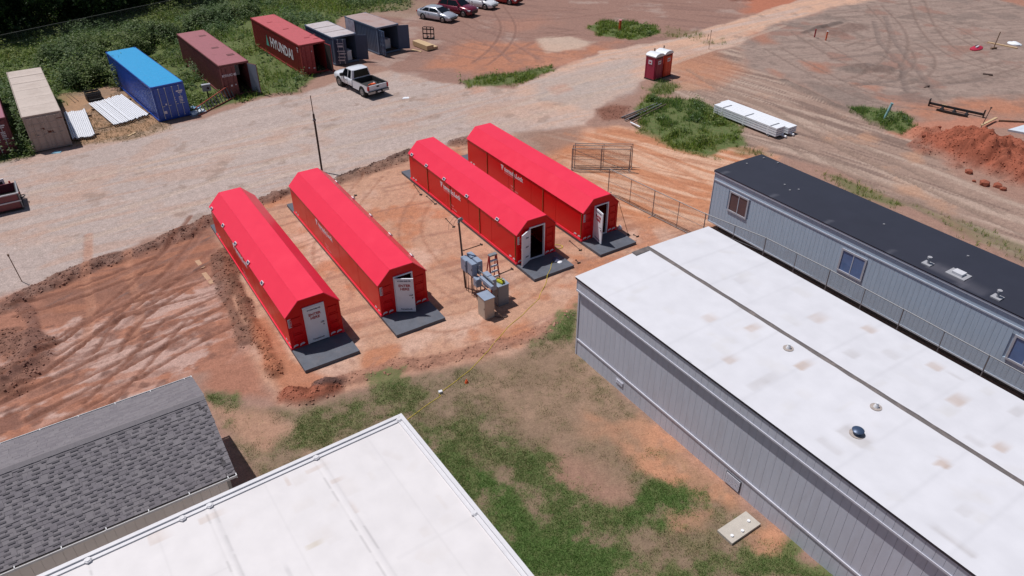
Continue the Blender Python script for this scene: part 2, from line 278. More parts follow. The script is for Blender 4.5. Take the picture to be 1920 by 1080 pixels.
mix(alb(186, 122, 98), ridge(([(29.45, 52.22), (31.52, 53.25), (34.36, 54.09), (37.73, 54.27), (40.33, 53.15)]), 1.3, .03) * .7)
mix(alb(112, 86, 78), ridge(([(34.05, 80.33), (37.13, 82.43)]), 1.6, .2, None, 1, 3.) * .5); ridge(([(31.52, 67.90), (34.32, 67.54)]), 1.5, .22, alb(112, 98, 92), .7, 21., .3, .9); ridge(([(30.82, 79.96), (33.24, 82.06), (36.35, 84.24)]), .5, .18, alb(96, 84, 80), .7, 22., .5)
ridge(([(24.05, 64.36), (26.17, 58.53), (28.04, 54.61)]), .5, .22, alb(112, 98, 92), .6, 23.)
ridge(([(54.93, 97.42), (63.18, 97.84)]), 2., .3, alb(160, 96, 72), .8, 24.); ridge(([(27.62, 95.09), (32.53, 98.48), (38.38, 104.02)]), 1.2, .5, alb(130, 74, 58), .9, 25., .7)
# tyre and dozer tracks
def track(poly, half, depth, col=None, k=.6, tread=.0):
    P = np.array(poly); m = half + 1
    ok = (X > P[:, 0].min() - m) & (X < P[:, 0].max() + m) & (Y > P[:, 1].min() - m) & (Y < P[:, 1].max() + m); x, y = X[ok], Y[ok]
    d = sdist(poly, x, y, False); f = sstep(half * 1.15, half * .8, d); Z[ok] += -depth * f + depth * .7 * np.exp(-((d - half * 1.25) / .1) ** 2)
    if tread:
        s = np.sin((x * .55 - y * .83) * 17) * f; Z[ok] += tread * s
    w = np.zeros(X.shape); w[ok] = f
    if col is not None: mix(col, w * k)
TN = alb(178, 126, 102)
track(([(-24.52, 37.49), (-23.42, 35.10), (-22.28, 32.41), (-21.09, 30.45), (-20.17, 28.23), (-19.96, 27.01)]), .24, .03, TN, .55, .015); track(([(-21.45, 35.66), (-20.21, 32.90), (-18.93, 30.91), (-18.06, 29.07), (-17.78, 27.39)]), .24, .03, TN, .55, .015)
for q in ([(-19.04, 38.07), (-19.43, 35.06), (-21.17, 32.40), (-22.66, 30.94)], [(-17.89, 37.43), (-18.21, 33.41), (-19.75, 30.44), (-21.01, 28.66)], [(-16.67, 35.61), (-18.30, 29.52), (-19.40, 25.85)], [(-20.42, 23.73), (-18.03, 25.47), (-15.17, 27.37)], [(-20.03, 21.81), (-18.14, 23.71), (-14.94, 25.44)], [(-21.66, 22.75), (-19.75, 25.11), (-16.13, 28.63)], [(-18.24, 24.39), (-17.32, 25.46), (-16.18, 26.78), (-14.34, 28.61)]):
    track((q), .2, .04, alb(146, 106, 92), .5)
def ruts(poly, gap, half, depth, col, k):
    P = np.array(poly)
    for _ in range(3): P = np.concatenate([P[:1], np.stack([.75 * P[:-1] + .25 * P[1:], .25 * P[:-1] + .75 * P[1:]], 1).reshape(-1, 2), P[-1:]])
    d = np.gradient(P, axis=0); d /= np.linalg.norm(d, axis=1)[:, None]; q = np.stack([-d[:, 1], d[:, 0]], -1)
    for s in (-gap / 2, gap / 2):
        Q = P + q * s; fine = Q; track([tuple(v) for v in fine], half, depth, col, k); track([tuple(v) for v in fine], half * .3, depth * .5, np.asarray(col) * .8, k)
for q in ([(-18.84, 39.72), (-18.88, 33.68), (-19.91, 29.62), (-20.48, 26.81), (-21.90, 23.94)], [(-14.58, 30.73), (-16.86, 28.00), (-18.78, 25.40), (-21.20, 22.72)], [(-16.36, 31.56), (-18.47, 30.39), (-20.01, 28.87), (-21.24, 26.62)], [(-24.61, 29.84), (-23.02, 30.80), (-21.68, 32.00), (-19.21, 34.50)], [(-16.96, 32.62), (-18.92, 30.39), (-20.05, 28.53), (-21.16, 25.12)], [(-13.70, 29.04), (-15.51, 26.97), (-17.39, 24.04), (-19.39, 21.81)], [(-16.30, 29.06), (-16.84, 25.46), (-17.38, 23.05)], [(-15.82, 33.92), (-17.35, 31.86), (-18.63, 29.08), (-18.54, 26.60)]): ruts((q), 1.1, .13, .045, alb(136, 92, 76), .65)
for q in ([(-9.21, 45.24), (-10.34, 39.97), (-10.70, 35.56), (-8.61, 30.82)], [(-3.66, 47.77), (-5.43, 42.82), (-6.22, 37.95), (-4.59, 33.83), (-2.15, 30.77)], [(-7.60, 28.14), (-5.17, 28.97), (-2.56, 28.52), (-0.00, 30.75), (2.59, 33.76)]): ruts((q), 1.3, .12, .02, alb(166, 118, 96), .35)
for q in ([(30.68, 80.38), (31.65, 70.87), (33.98, 64.51), (39.58, 64.42), (46.85, 68.96)], [(43.37, 92.03), (41.35, 80.20), (35.98, 69.12), (29.68, 63.13), (26.48, 64.61)], [(49.65, 94.64), (44.15, 80.15), (42.75, 70.69), (45.99, 65.82)], [(36.49, 87.07), (43.54, 89.42), (47.37, 84.50), (47.16, 74.18)], [(26.11, 74.52), (27.51, 67.64), (29.88, 59.11), (34.52, 57.80)], [(34.02, 74.39), (38.80, 78.18), (40.86, 74.28), (38.20, 67.48), (33.36, 63.08), (31.28, 66.04)]): ruts((q), 1.7, .2, .045, alb(134, 113, 104), .45)
for q in ([(-5.96, 87.86), (-2.15, 80.95), (2.35, 78.80), (6.95, 80.80)], [(-6.56, 78.95), (-3.09, 74.99), (1.16, 74.00), (5.27, 72.15)], [(-1.76, 92.91), (0.13, 83.09), (-0.96, 74.96), (-2.91, 69.72)]): ruts((q), 1.6, .18, .04, alb(136, 103, 92), .4)
for q in ([(15.56, 61.94), (19.86, 53.40), (22.65, 44.90), (25.75, 38.29)], [(17.55, 64.74), (21.59, 55.03), (24.75, 46.57), (28.46, 39.25)], [(20.28, 59.24), (23.99, 48.37), (29.36, 36.99)], [(22.79, 56.16), (25.67, 48.81), (29.60, 39.58)], [(22.17, 47.48), (24.95, 42.13), (28.17, 34.92)], [(18.21, 58.02), (20.70, 47.49)], [(16.28, 67.81), (18.12, 61.23), (21.53, 56.18)]): track((q), .26, .05, alb(140, 118, 106), .5)
for q in ([(3.00, 47.69), (7.40, 50.46), (11.39, 51.21), (14.61, 49.89)], [(6.44, 52.50), (10.17, 48.52), (12.60, 44.19)], [(8.18, 47.64), (10.51, 44.21), (12.18, 41.52)], [(4.04, 52.53), (8.42, 49.48), (12.07, 45.01)]): track((q), .22, .03, alb(180, 118, 86), .45)
for q in ([(40.34, 84.63), (37.44, 76.23), (36.48, 69.12), (33.66, 61.69)], [(42.50, 86.96), (39.05, 76.20), (37.23, 67.50), (35.73, 60.32)], [(29.30, 64.57), (33.97, 62.37), (41.92, 64.39)], [(30.64, 70.88), (35.91, 72.54), (36.61, 68.30), (34.44, 64.50), (29.68, 63.13)]): track((q), .3, .05, alb(122, 106, 100), .5)
for q in ([(-5.00, 81.00), (-1.49, 74.97), (0.10, 70.51)], [(-3.36, 83.15), (1.18, 74.92), (2.66, 71.32)], [(-6.17, 73.21), (-2.97, 71.41), (0.11, 73.11), (2.29, 76.81)], [(-4.85, 90.34), (0.14, 85.36), (6.16, 86.43), (13.86, 89.99)], [(-3.73, 94.32), (2.64, 89.69), (8.93, 90.59)]): track((q), .28, .04, alb(140, 106, 96), .5)
for q in ([(-26.90, 38.15), (-22.24, 42.24), (-16.30, 47.91), (-7.94, 52.68), (0.07, 58.26), (6.71, 64.90), (15.21, 72.87), (29.17, 84.84)], [(-25.34, 36.28), (-20.55, 40.42), (-15.01, 45.72), (-6.52, 50.43), (1.31, 55.63), (7.83, 62.05), (16.36, 70.76), (29.79, 83.01)], [(-25.27, 46.26), (-17.82, 50.76), (-10.85, 56.02), (-2.57, 59.55)], [(-30.79, 43.08), (-24.51, 48.01), (-16.48, 54.95), (-8.76, 59.63)]): track((q), .3, .02, alb(190, 166, 150), .4)

# --- lawn and other grass
lawn = ([(-13.09, 23.84), (-11.96, 23.50), (-10.55, 22.52), (-8.80, 22.51), (-7.24, 23.57), (-4.45, 24.83), (-0.01, 26.01), (2.26, 28.06), (3.22, 30.03), (3.14, 26.44), (5.87, 21.05), (8.23, 17.26), (10.47, 14.21), (-1.04, 13.53), (-9.54, 18.96), (-11.63, 21.76)])
wl = area(lawn, warp=.45, feather=.7)
mix(alb(136, 115, 96), wl * .95); mix(alb(114, 99, 79), wl * sstep(.42, .6, n2) * .8); mix(alb(168, 138, 118), wl * sstep(.58, .7, n1) * .5); mix(alb(116, 104, 80), wl * sstep(.5, .62, n4) * .6); mix(alb(128, 110, 90), wl * sstep(.55, .6, streak(34, 2.5, .16, 61.)) * .5)
def grass(poly, amt, dry=.3, k=None, **kw):
    w = area(poly, **kw) * amt; GR[:] = np.maximum(GR, w); t = np.clip(w / max(amt, .01), 0, 1); DRY[:] = DRY * (1 - t) + dry * t
    return w
grass(lawn, .34, .8, warp=.45, feather=.9)
for q, a, dr, wp in (([(-4.43, 22.64), (-2.81, 21.70), (-1.25, 19.96), (0.35, 18.14), (1.43, 16.51), (0.63, 14.07), (-1.14, 16.52), (-3.32, 20.25)], .85, .25, .5), ([(-8.83, 22.67), (-7.22, 23.47), (-5.95, 23.96), (-4.47, 25.00), (-3.70, 24.29), (-3.92, 22.01), (-4.83, 22.32), (-7.15, 20.84), (-8.95, 19.74), (-9.69, 19.48), (-9.74, 21.15)], .68, .5, .6),
    ([(-6.58, 25.02), (-4.75, 25.37), (-4.24, 23.95), (-5.42, 23.46)], .72, .4, .35), ([(-12.78, 23.61), (-11.72, 23.83), (-10.96, 22.06), (-11.63, 21.76)], .75, .35, .3), ([(2.24, 30.03), (3.24, 30.26), (3.01, 27.23), (2.42, 26.45), (1.47, 27.25)], .72, .25, .35), ([(0.60, 27.05), (1.74, 27.65), (1.95, 26.84), (0.95, 26.15)], .6, .4, .3),
    ([(-0.65, 20.52), (1.41, 20.22), (3.33, 18.88), (4.12, 17.40), (3.52, 15.64), (5.93, 15.21), (8.39, 16.47), (10.20, 14.40), (2.32, 14.07), (0.70, 16.74)], .8, .3, .8), ([(5.20, 18.87), (7.05, 18.73), (7.00, 17.62), (6.07, 16.82), (3.99, 16.49), (3.55, 17.41)], .9, .15, .5), ([(4.08, 21.96), (5.11, 21.65), (4.74, 20.48), (4.15, 20.77)], .7, .3, .35),
    ([(4.78, 20.77), (6.60, 20.47), (6.24, 19.65), (4.85, 19.87)], .65, .3, .4), ([(-3.03, 21.70), (-1.33, 22.30), (0.39, 20.79), (-0.03, 19.42), (-1.68, 20.24)], .55, .45, .5), ([(1.16, 25.33), (2.84, 25.68), (2.97, 24.25), (1.78, 23.57), (0.90, 24.26)], .4, .5, .6), ([(8.15, 15.61), (9.67, 16.46), (10.81, 14.21), (8.27, 14.22)], .75, .25, .5), ([(0.78, 19.68), (2.38, 19.40), (2.89, 16.50), (1.42, 16.29)], .78, .25, .6)):
    grass((q), a, dr, warp=wp, feather=.9, ws=.9)
for q in ([(3.72, 21.65), (5.23, 22.41), (6.65, 20.75), (8.39, 17.85), (8.07, 17.38), (6.53, 18.11), (4.78, 19.39)], [(7.96, 16.58), (9.29, 17.03), (9.28, 15.82), (8.15, 15.61)], [(5.42, 17.28), (6.97, 17.50), (6.44, 16.82), (5.50, 16.71)], [(3.05, 22.59), (3.86, 21.96), (3.31, 20.78), (2.52, 21.36)]):
    w = area((q), warp=.45, feather=.8, ws=.9); mix(alb(190, 136, 106), w * (.45 + .5 * sstep(.4, .6, n2))); GR *= 1 - w * .6
w = area(([(1.64, 20.79), (3.23, 19.94), (4.25, 18.37), (3.74, 17.41), (1.90, 18.13), (1.18, 19.68)]), warp=.6, feather=1.2, ws=.8); mix(alb(160, 120, 104), w * .7); GR *= 1 - w * .6
w = area(([(-12.58, 23.01), (-10.82, 22.68), (-9.04, 21.74), (-9.58, 20.57), (-11.01, 21.16)]), warp=.5, feather=.9); mix(alb(184, 140, 118), w * .7); GR *= 1 - w * .6
w = area(([(-1.91, 25.35), (2.49, 27.64), (3.29, 25.31), (5.33, 21.64), (3.92, 18.87), (2.01, 19.94), (-0.03, 21.68), (-1.38, 23.59)]), warp=.7, feather=1.6, ws=.7); GR *= 1 - w * .45; DRY[:] = np.maximum(DRY, w * .9); mix(alb(148, 120, 100), w * .5)
for q in ([(4.40, 18.12), (7.24, 18.73), (7.09, 17.62), (5.33, 16.82)], [(-0.04, 16.30), (2.55, 16.73), (3.88, 15.64), (2.33, 14.25), (0.30, 14.46)], [(-1.65, 19.70), (-0.43, 18.90), (0.89, 16.73), (0.49, 15.45)]): grass((q), .98, .02, warp=.5, feather=.9, ws=.9)
GR *= (.5 + .9 * sstep(.3, .65, n2)) * (.75 + .5 * sstep(.35, .65, n4))
# weeds round the storage containers and along the back fence
weeds = ([(-60.27, 81.96), (-60.49, 91.40), (-59.52, 117.17), (-35.78, 116.61), (-12.32, 101.88), (-11.80, 90.99), (-15.99, 89.54), (-19.44, 88.11), (-19.57, 81.26), (-17.18, 68.31), (-18.18, 62.14), (-20.64, 61.09), (-23.15, 59.07), (-24.94, 56.66), (-27.84, 59.89), (-32.25, 61.92), (-35.49, 64.05), (-37.28, 61.06), (-33.98, 49.03), (-36.91, 46.38)])
ww = area(weeds, warp=.9, feather=1.2); mix(alb(92, 88, 58), ww * .8); WEED[:] = np.maximum(WEED, ww * sstep(.22, .5, n1)); GR[:] = np.maximum(GR, ww * .8); DRY[:] = DRY * (1 - ww) + .25 * ww
straw = area(([(-38.67, 62.01), (-35.16, 63.34), (-31.51, 61.24), (-26.03, 53.97), (-27.92, 51.68), (-31.79, 50.73), (-34.79, 55.18)]), warp=.4, feather=.8); mix(alb(176, 140, 100), straw * .55); mix(alb(140, 118, 100), straw * sstep(.45, .65, n2) * .8); GR *= 1 - straw * .45; DRY[:] = np.maximum(DRY, straw * .9); WEED *= 1 - straw * .95; PEB *= 1 - straw
w = paint(([(-18.66, 90.61), (-11.84, 97.32), (-8.61, 90.41), (-11.97, 87.00), (-15.83, 88.54)]), alb(146, 122, 104), .6, warp=.8, feather=1.5); WEED *= 1 - w; GR *= 1 - w * .7
wld = area(([(-25.41, 56.79), (-23.52, 61.67), (-22.50, 59.82), (-23.96, 55.04)]), warp=.1, feather=.6); WEED *= 1 - wld; wtr = area(([(-58.72, 70.57), (-52.39, 71.83), (-51.34, 75.40), (-33.43, 100.45), (-34.21, 116.57), (-86.06, 175.84), (-83.90, 97.32)]), warp=.6, feather=1.5); mix(alb(84, 78, 60), wtr * .8); PATCH = []
for q, a, hh in (([(8.56, 82.94), (10.24, 85.18), (13.21, 85.13), (15.87, 83.25), (15.94, 80.22), (12.78, 77.82), (9.09, 79.50)], .95, 1.), ([(-4.35, 64.77), (-1.83, 66.22), (1.07, 67.41), (3.84, 69.29), (4.01, 67.68), (0.08, 63.55), (-3.63, 63.32)], .75, .9), ([(9.93, 57.52), (11.49, 60.66), (15.12, 59.82), (16.56, 57.43), (17.45, 53.43), (16.79, 50.16), (13.91, 48.48), (11.55, 49.93), (10.18, 53.52)], .95, 1.),
    ([(27.45, 57.90), (29.38, 57.87), (31.31, 56.41), (30.40, 53.27), (29.05, 52.23), (27.86, 54.17), (27.11, 56.46)], .9, .9), ([(20.77, 45.58), (21.94, 44.90), (23.15, 42.67), (24.33, 40.75), (23.44, 40.19), (21.59, 42.16)], .55, .45), ([(24.29, 41.40), (25.92, 39.96), (27.45, 37.95), (28.84, 36.08), (30.01, 34.07), (27.62, 33.98), (25.73, 37.02)], .38, .35), ([(11.58, 62.68), (13.32, 64.80), (14.69, 63.34), (13.85, 61.29), (11.94, 60.65)], .6, .6),
    ([(9.65, 54.07), (11.61, 52.44), (14.08, 49.23), (14.44, 47.57), (11.46, 49.45), (9.62, 52.46)], .55, .5), ([(15.03, 50.87), (18.15, 48.90), (17.86, 47.89), (15.78, 48.46)], .4, .4), ([(16.96, 82.79), (21.00, 80.13), (19.44, 78.10), (15.66, 78.57)], .3, .4), ([(18.77, 77.52), (22.29, 78.46), (22.26, 76.09), (19.40, 75.38)], .2, .3)):
    w = area((q), warp=.5, feather=.9, ws=.8); mix(alb(112, 104, 72), w * a * .7); GR[:] = np.maximum(GR, w * a); DRY[:] = DRY * (1 - w) + .25 * w; WEED[:] = np.maximum(WEED, w * a * hh * .55)
mix(alb(116, 110, 72), sstep(.62, .75, fbm(X * .13 + 90, Y * .13 + 2, 4)) * (np.maximum(X - 66, 0) > 0) * .5)
Z += (n2 - .5) * .05 + (n4 - .5) * .02 + (n3 - .5) * .06 * sstep(60, 110, np.abs(X))
_q = fbm(X * 3.1 + 5, Y * 3.1 + 50, 3, .7); Z += CLOD * (_q - .5) * .16; C *= (1 - CLOD * .42 * sstep(.52, .66, fbm(X * 2.3 + 15, Y * 2.3 + 5, 3, .7)))[..., None]; Z -= .012
def flat(poly, z=-.01, f=.7):
    w = area(poly, warp=0, feather=f); Z[:] = Z * (1 - w) + z * w
_L = C @ np.array([.3, .55, .15]); C[:] = _L[..., None] + (C - _L[..., None]) * .96
C *= (.9 + .2 * fbm(X * 4.5 + 8, Y * 4.5, 3, .6))[..., None]
def rect(cx, cy, rz, x0, x1, y0, y1):
    c, s = math.cos(rz), math.sin(rz); return [(cx + c * u - s * v, cy + s * u + c * v) for u, v in ((x0, y0), (x1, y0), (x1, y1), (x0, y1))]
# footprints shared with the builders below: (x, y, heading) of front centre
SHEL = [(-8.961, 27.175, .576), (-5.245, 29.704, .566), (1.306, 34.427, .570), (4.984, 36.860, .573)]
SL, SW, SHW, SHR, SIN = 12.69, 2.44, 1.83, 2.46, .63
for s in SHEL: flat(rect(*s, -1.35, 1.35, -1.8, SL + 1.6), -.02, 1.)
CONT = {'maroon': (-36.16, 48.79, .60), 'beige': (-32.978, 50.105, .588), 'blue': (-26.392, 55.956, .681), 'brown': (-22.918, 61.273, .625), 'red': (-17.713, 67.121, .630), 'short': (-15.45, 70.14, .66), 'last': (-11.87, 73.48, .71)}
for k, s in CONT.items(): flat(rect(*s, -1.3, 1.3, -.2, 12.3 if k not in ('short', 'last') else 6.2), -.02, .8)
flat(([(2.74, 26.64), (3.49, 30.72), (10.59, 35.37), (22.18, 21.53), (17.69, 14.36), (10.20, 14.40)]), -.02, .5) if False else None
for cx, cy, hx in ((-12.5, 61.9, 3.4), (-7.9, 86.3, 3), (-5.2, 89, 3.2), (-2.9, 92, 3), (0, 94.6, 3), (12.9, 65.6, 1.6), (18.5, 54.3, 4.2), (-.9, 30.6, 1.6)):
    flat([(cx - hx, cy - hx), (cx + hx, cy - hx), (cx + hx, cy + hx), (cx - hx, cy + hx)], -.012, 1.4)
def gz(x, y):
    i = min(max(int(np.searchsorted(GX, x)) - 1, 0), NX - 2); j = min(max(int(np.searchsorted(GY, y)) - 1, 0), NY - 2)
    a = (x - GX[i]) / (GX[i + 1] - GX[i]); b = (y - GY[j]) / (GY[j + 1] - GY[j])
    return float((Z[j, i] * (1 - a) + Z[j, i + 1] * a) * (1 - b) + (Z[j + 1, i] * (1 - a) + Z[j + 1, i + 1] * a) * b)
def gza(x, y):
    i = np.clip(np.searchsorted(GX, x) - 1, 0, NX - 2); j = np.clip(np.searchsorted(GY, y) - 1, 0, NY - 2)
    a = (x - GX[i]) / (GX[i + 1] - GX[i]); b = (y - GY[j]) / (GY[j + 1] - GY[j])
    return (Z[j, i] * (1 - a) + Z[j, i + 1] * a) * (1 - b) + (Z[j + 1, i] * (1 - a) + Z[j + 1, i + 1] * a) * b
def lookup(A, x, y):
    i = np.clip(np.searchsorted(GX, x), 0, NX - 1); j = np.clip(np.searchsorted(GY, y), 0, NY - 1); return A[j, i]

gm = bpy.data.materials.new('ground_soil'); gm.use_nodes = True
n, l = gm.node_tree.nodes, gm.node_tree.links; b = n['Principled BSDF']; b.inputs['Roughness'].default_value = .95; b.inputs['Specular IOR Level'].default_value = .15
def attr(nm): a = n.new('ShaderNodeAttribute'); a.attribute_name = nm; return a
def noise(scale, det=6, rough=.6):
    t = n.new('ShaderNodeTexNoise'); t.inputs['Scale'].default_value = scale; t.inputs['Detail'].default_value = det; t.inputs['Roughness'].default_value = rough; l.new(tcg.outputs['Object'], t.inputs['Vector']); return t
def mrange(src, a, c, d, e):
    m = n.new('ShaderNodeMapRange'); m.inputs[1].default_value = a; m.inputs[2].default_value = c; m.inputs[3].default_value = d; m.inputs[4].default_value = e; l.new(src, m.inputs[0]); return m.outputs[0]
def math_(op, a, c):
    m = n.new('ShaderNodeMath'); m.operation = op
    for i, v in enumerate((a, c)):
        if isinstance(v, (int, float)): m.inputs[i].default_value = v
        else: l.new(v, m.inputs[i])
    return m.outputs[0]
def mixc(f, a, c):
    m = n.new('ShaderNodeMix'); m.data_type = 'RGBA'; l.new(f, m.inputs[0])
    for i, v in ((6, a), (7, c)):
        if isinstance(v, tuple): m.inputs[i].default_value = (*v, 1)
        else: l.new(v, m.inputs[i])
    return m.outputs[2]
tcg = n.new('ShaderNodeTexCoord'); ac, ag = attr('col'), attr('mask')
sep = n.new('ShaderNodeSeparateColor'); l.new(ag.outputs['Color'], sep.inputs[0])
f1, f2, f3 = noise(3.2, 8, .7), noise(14, 6, .7), noise(45, 3, .6)
sc = n.new('ShaderNodeVectorMath'); sc.operation = 'SCALE'; l.new(ac.outputs['Color'], sc.inputs[0])
v = math_('MULTIPLY', mrange(f1.outputs[0], .3, .7, .86, 1.14), mrange(f2.outputs[0], .3, .7, .76, 1.24)); v = math_('MULTIPLY', v, mrange(f3.outputs[0], .3, .7, .84, 1.16)); f4 = noise(7.5, 4, .75); v = math_('MULTIPLY', v, mrange(f4.outputs[0], .60, .70, 1., .74)); f5 = noise(5.2, 5, .7); v = math_('MULTIPLY', v, mrange(f5.outputs[0], .60, .72, 1., 1.2))
l.new(v, sc.inputs['Scale']); soil = sc.outputs[0]
# pebbles in the gravel
vo = n.new('ShaderNodeTexVoronoi'); vo.inputs['Scale'].default_value = 17; l.new(tcg.outputs['Object'], vo.inputs['Vector'])
hs = n.new('ShaderNodeSeparateColor'); l.new(vo.outputs['Color'], hs.inputs[0])
pv = mrange(hs.outputs[0], 0, 1, .8, 1.2); sp = n.new('ShaderNodeVectorMath'); sp.operation = 'SCALE'; l.new(soil, sp.inputs[0]); l.new(pv, sp.inputs['Scale'])
soil = mixc(math_('MULTIPLY', sep.outputs[2], .55), soil, sp.outputs[0])
# short turf
gf = math_('ADD', sep.outputs[0], mrange(f2.outputs[0], .25, .75, -.32, .32)); gf = math_('ADD', gf, mrange(f1.outputs[0], .25, .75, -.2, .2)); gfac = mrange(gf, .25, .72, 0, .9)
tone = math_('ADD', sep.outputs[1], mrange(f1.outputs[0], .3, .7, -.3, .3)); green = mixc(tone, lin(80, 108, 54, .8), lin(136, 122, 94, .8))
gs = n.new('ShaderNodeVectorMath'); gs.operation = 'SCALE'; l.new(green, gs.inputs[0]); l.new(mrange(f3.outputs[0], .3, .7, .65, 1.3), gs.inputs['Scale'])
l.new(mixc(gfac, soil, gs.outputs[0]), b.inputs['Base Color'])
bp = n.new('ShaderNodeBump'); bp.inputs['Strength'].default_value = .55; bp.inputs['Distance'].default_value = .06
l.new(math_('ADD', math_('MULTIPLY', f1.outputs[0], .7), math_('MULTIPLY', f2.outputs[0], .5)), bp.inputs['Height']); l.new(bp.outputs[0], b.inputs['Normal'])
ii = np.arange(NX * NY).reshape(NY, NX); Fq = np.stack([ii[:-1, :-1], ii[:-1, 1:], ii[1:, 1:], ii[1:, :-1]], -1).reshape(-1, 4)
me = point_cloud_mesh('ground', np.stack([X, Y, Z], -1).reshape(-1, 3), Fq, np.clip(C, 0, 1).reshape(-1, 3), gm)
a = me.attributes.new('mask', 'FLOAT_COLOR', 'POINT'); a.data.foreach_set('color', np.stack([GR, DRY, PEB, np.ones_like(GR)], -1).astype(np.float32).ravel())
me.polygons.foreach_set('use_smooth', np.ones(len(me.polygons), bool))
ob('ground', me, kind='structure', label='bare red and grey dirt ground with gravel yard and patchy lawn')

# ------------------------------------------------------------------ loose clods, turf blades, weeds (nobody could count these)
def sample(Wt, N, x0, x1, y0, y1):
    """N random points with density following a weight map."""
    xs, ys = [], []; tot = 0
    while tot < N:
        x = rng.uniform(x0, x1, 60000); y = rng.uniform(y0, y1, 60000); k = rng.random(60000) < lookup(Wt, x, y); xs.append(x[k]); ys.append(y[k]); tot += k.sum()
    return np.concatenate(xs)[:N], np.concatenate(ys)[:N]
ICO = np.array([(0, 0, 1), (.89, 0, .45), (.28, .85, .45), (-.72, .53, .45), (-.72, -.53, .45), (.28, -.85, .45), (.72, .53, -.45), (-.28, .85, -.45), (-.89, 0, -.45), (-.28, -.85, -.45), (.72, -.53, -.45), (0, 0, -1)])
ICF = np.array([(0, 1, 2), (0, 2, 3), (0, 3, 4), (0, 4, 5), (0, 5, 1), (1, 6, 2), (2, 7, 3), (3, 8, 4), (4, 9, 5), (5, 10, 1), (6, 7, 2), (7, 8, 3), (8, 9, 4), (9, 10, 5), (10, 6, 1), (6, 11, 7), (7, 11, 8), (8, 11, 9), (9, 11, 10), (10, 11, 6)])
x, y = sample(CLOD, 13000, -40, 50, 16, 64); N = len(x)
sz = .010 + .06 * rng.random(N) ** 3.5; V = ICO[None] * (1 + .5 * (rng.random((N, 12, 1)) - .5)) * sz[:, None, None] * rng.uniform(.7, 1.3, (N, 1, 3))
V += np.stack([x, y, gza(x, y) - sz * .05], -1)[:, None]
Cc = lookup(C, x, y) * rng.uniform(.9, 1.35, (N, 1))
me = point_cloud_mesh('soil_clods', V.reshape(-1, 3), (ICF[None] + 12 * np.arange(N)[:, None, None]).reshape(-1, 3), np.repeat(Cc, 12, 0), attr_mat('clod_soil', var=.25, scale=14, bump=.4))
ob('soil_clods', me, kind='stuff', label='crumbled clods of dark red soil on the banks and heaps', cat='soil')

def blades(name, x, y, h, wdt, cols, lean=.5, label='', per=3):
    N = len(x) * per; x = np.repeat(x, per) + rng.normal(0, .05, N); y = np.repeat(y, per) + rng.normal(0, .05, N); h = np.repeat(h, per) * rng.uniform(.5, 1.25, N); w = np.repeat(wdt, per) * .5
    z = gza(x, y) - .01; a = rng.uniform(0, 2 * math.pi, N); t = rng.uniform(0, 2 * math.pi, N); ld = h * lean * rng.random(N)
    mid = np.stack([x + np.cos(t) * ld * .35, y + np.sin(t) * ld * .35, z + h * .6], -1); tip = np.stack([x + np.cos(t) * ld, y + np.sin(t) * ld, z + h], -1)
    da = np.stack([np.cos(a) * w, np.sin(a) * w, np.zeros(N)], -1); base = np.stack([x, y, z], -1)
    V = np.stack([base - da, base + da, mid + da * .8, tip, mid - da * .8], 1); F = np.array([(0, 1, 2, 4)]); F2 = np.array([(4, 2, 3)])
    cc = np.asarray(cols)[rng.integers(0, len(cols), N)] * rng.uniform(.7, 1.25, (N, 1))
    tri = np.array([(0, 1, 2), (0, 2, 4), (4, 2, 3)])
    return V.reshape(-1, 3), (tri[None] + 5 * np.arange(N)[:, None, None]).reshape(-1, 3), np.repeat(cc, 5, 0)
def leaves(x, y, z0, h, spread, size, per, cols):
    """leafy stems: rhombic leaves spread round and up each plant."""
    N = len(x) * per; px = np.repeat(x, per); py = np.repeat(y, per); hh = np.repeat(h, per); sp = np.repeat(spread, per); s = size * rng.uniform(.6, 1.4, N)
    u = rng.random(N) ** .8; a = rng.uniform(0, 2 * math.pi, N); r = sp * np.sqrt(rng.random(N)) * (1.05 - .6 * u)
    c = np.stack([px + np.cos(a) * r, py + np.sin(a) * r, np.repeat(z0, per) + hh * u], -1)
    d = rng.normal(0, 1, (N, 3)); d[:, 2] *= .35; d /= np.linalg.norm(d, axis=1)[:, None]
    q = np.cross(d, rng.normal(0, .45, (N, 3)) + np.array([0, 0, 1.])); q /= np.linalg.norm(q, axis=1)[:, None]
    V = np.stack([c - d * s[:, None], c + q * (s * .45)[:, None], c + d * s[:, None], c - q * (s * .45)[:, None]], 1)
    F = np.array([(0, 1, 2, 3)])[None] + 4 * np.arange(N)[:, None, None]
    cc = np.asarray(cols)[rng.integers(0, len(cols), N)] * rng.uniform(.65, 1.3, (N, 1))
    return V.reshape(-1, 3), F.reshape(-1, 4), np.repeat(cc, 4, 0)
leafm = attr_mat('leaf_green', rough=.6, var=.12, scale=3, spec=.3, trans=.45)
GREEN = [lin(84, 118, 52, .9), lin(100, 134, 60, .9), lin(68, 104, 48, .9), lin(116, 134, 74, .9)]; DRYC = [lin(150, 134, 96, .7), lin(134, 120, 84, .7)]
x, y = sample(np.clip(GR - .15, 0, 1) * wl * 1.2, 42000, -15, 16, 11, 32)
dr = lookup(DRY, x, y); k = rng.random(len(x)) < (dr * .8)
for sel, cols, nm, lb in ((~k, GREEN, 'lawn_grass', 'short green turf blades growing in the patchy lawn'), (k, DRYC, 'dry_grass', 'short straw coloured dead turf in the patchy lawn')):
    V, F, Cc = blades(nm, x[sel], y[sel], np.full(sel.sum(), .055), np.full(sel.sum(), .014), cols, 1.2)
    ob(nm, point_cloud_mesh(nm, V, F, Cc, leafm), kind='stuff', label=lb, cat='grass')
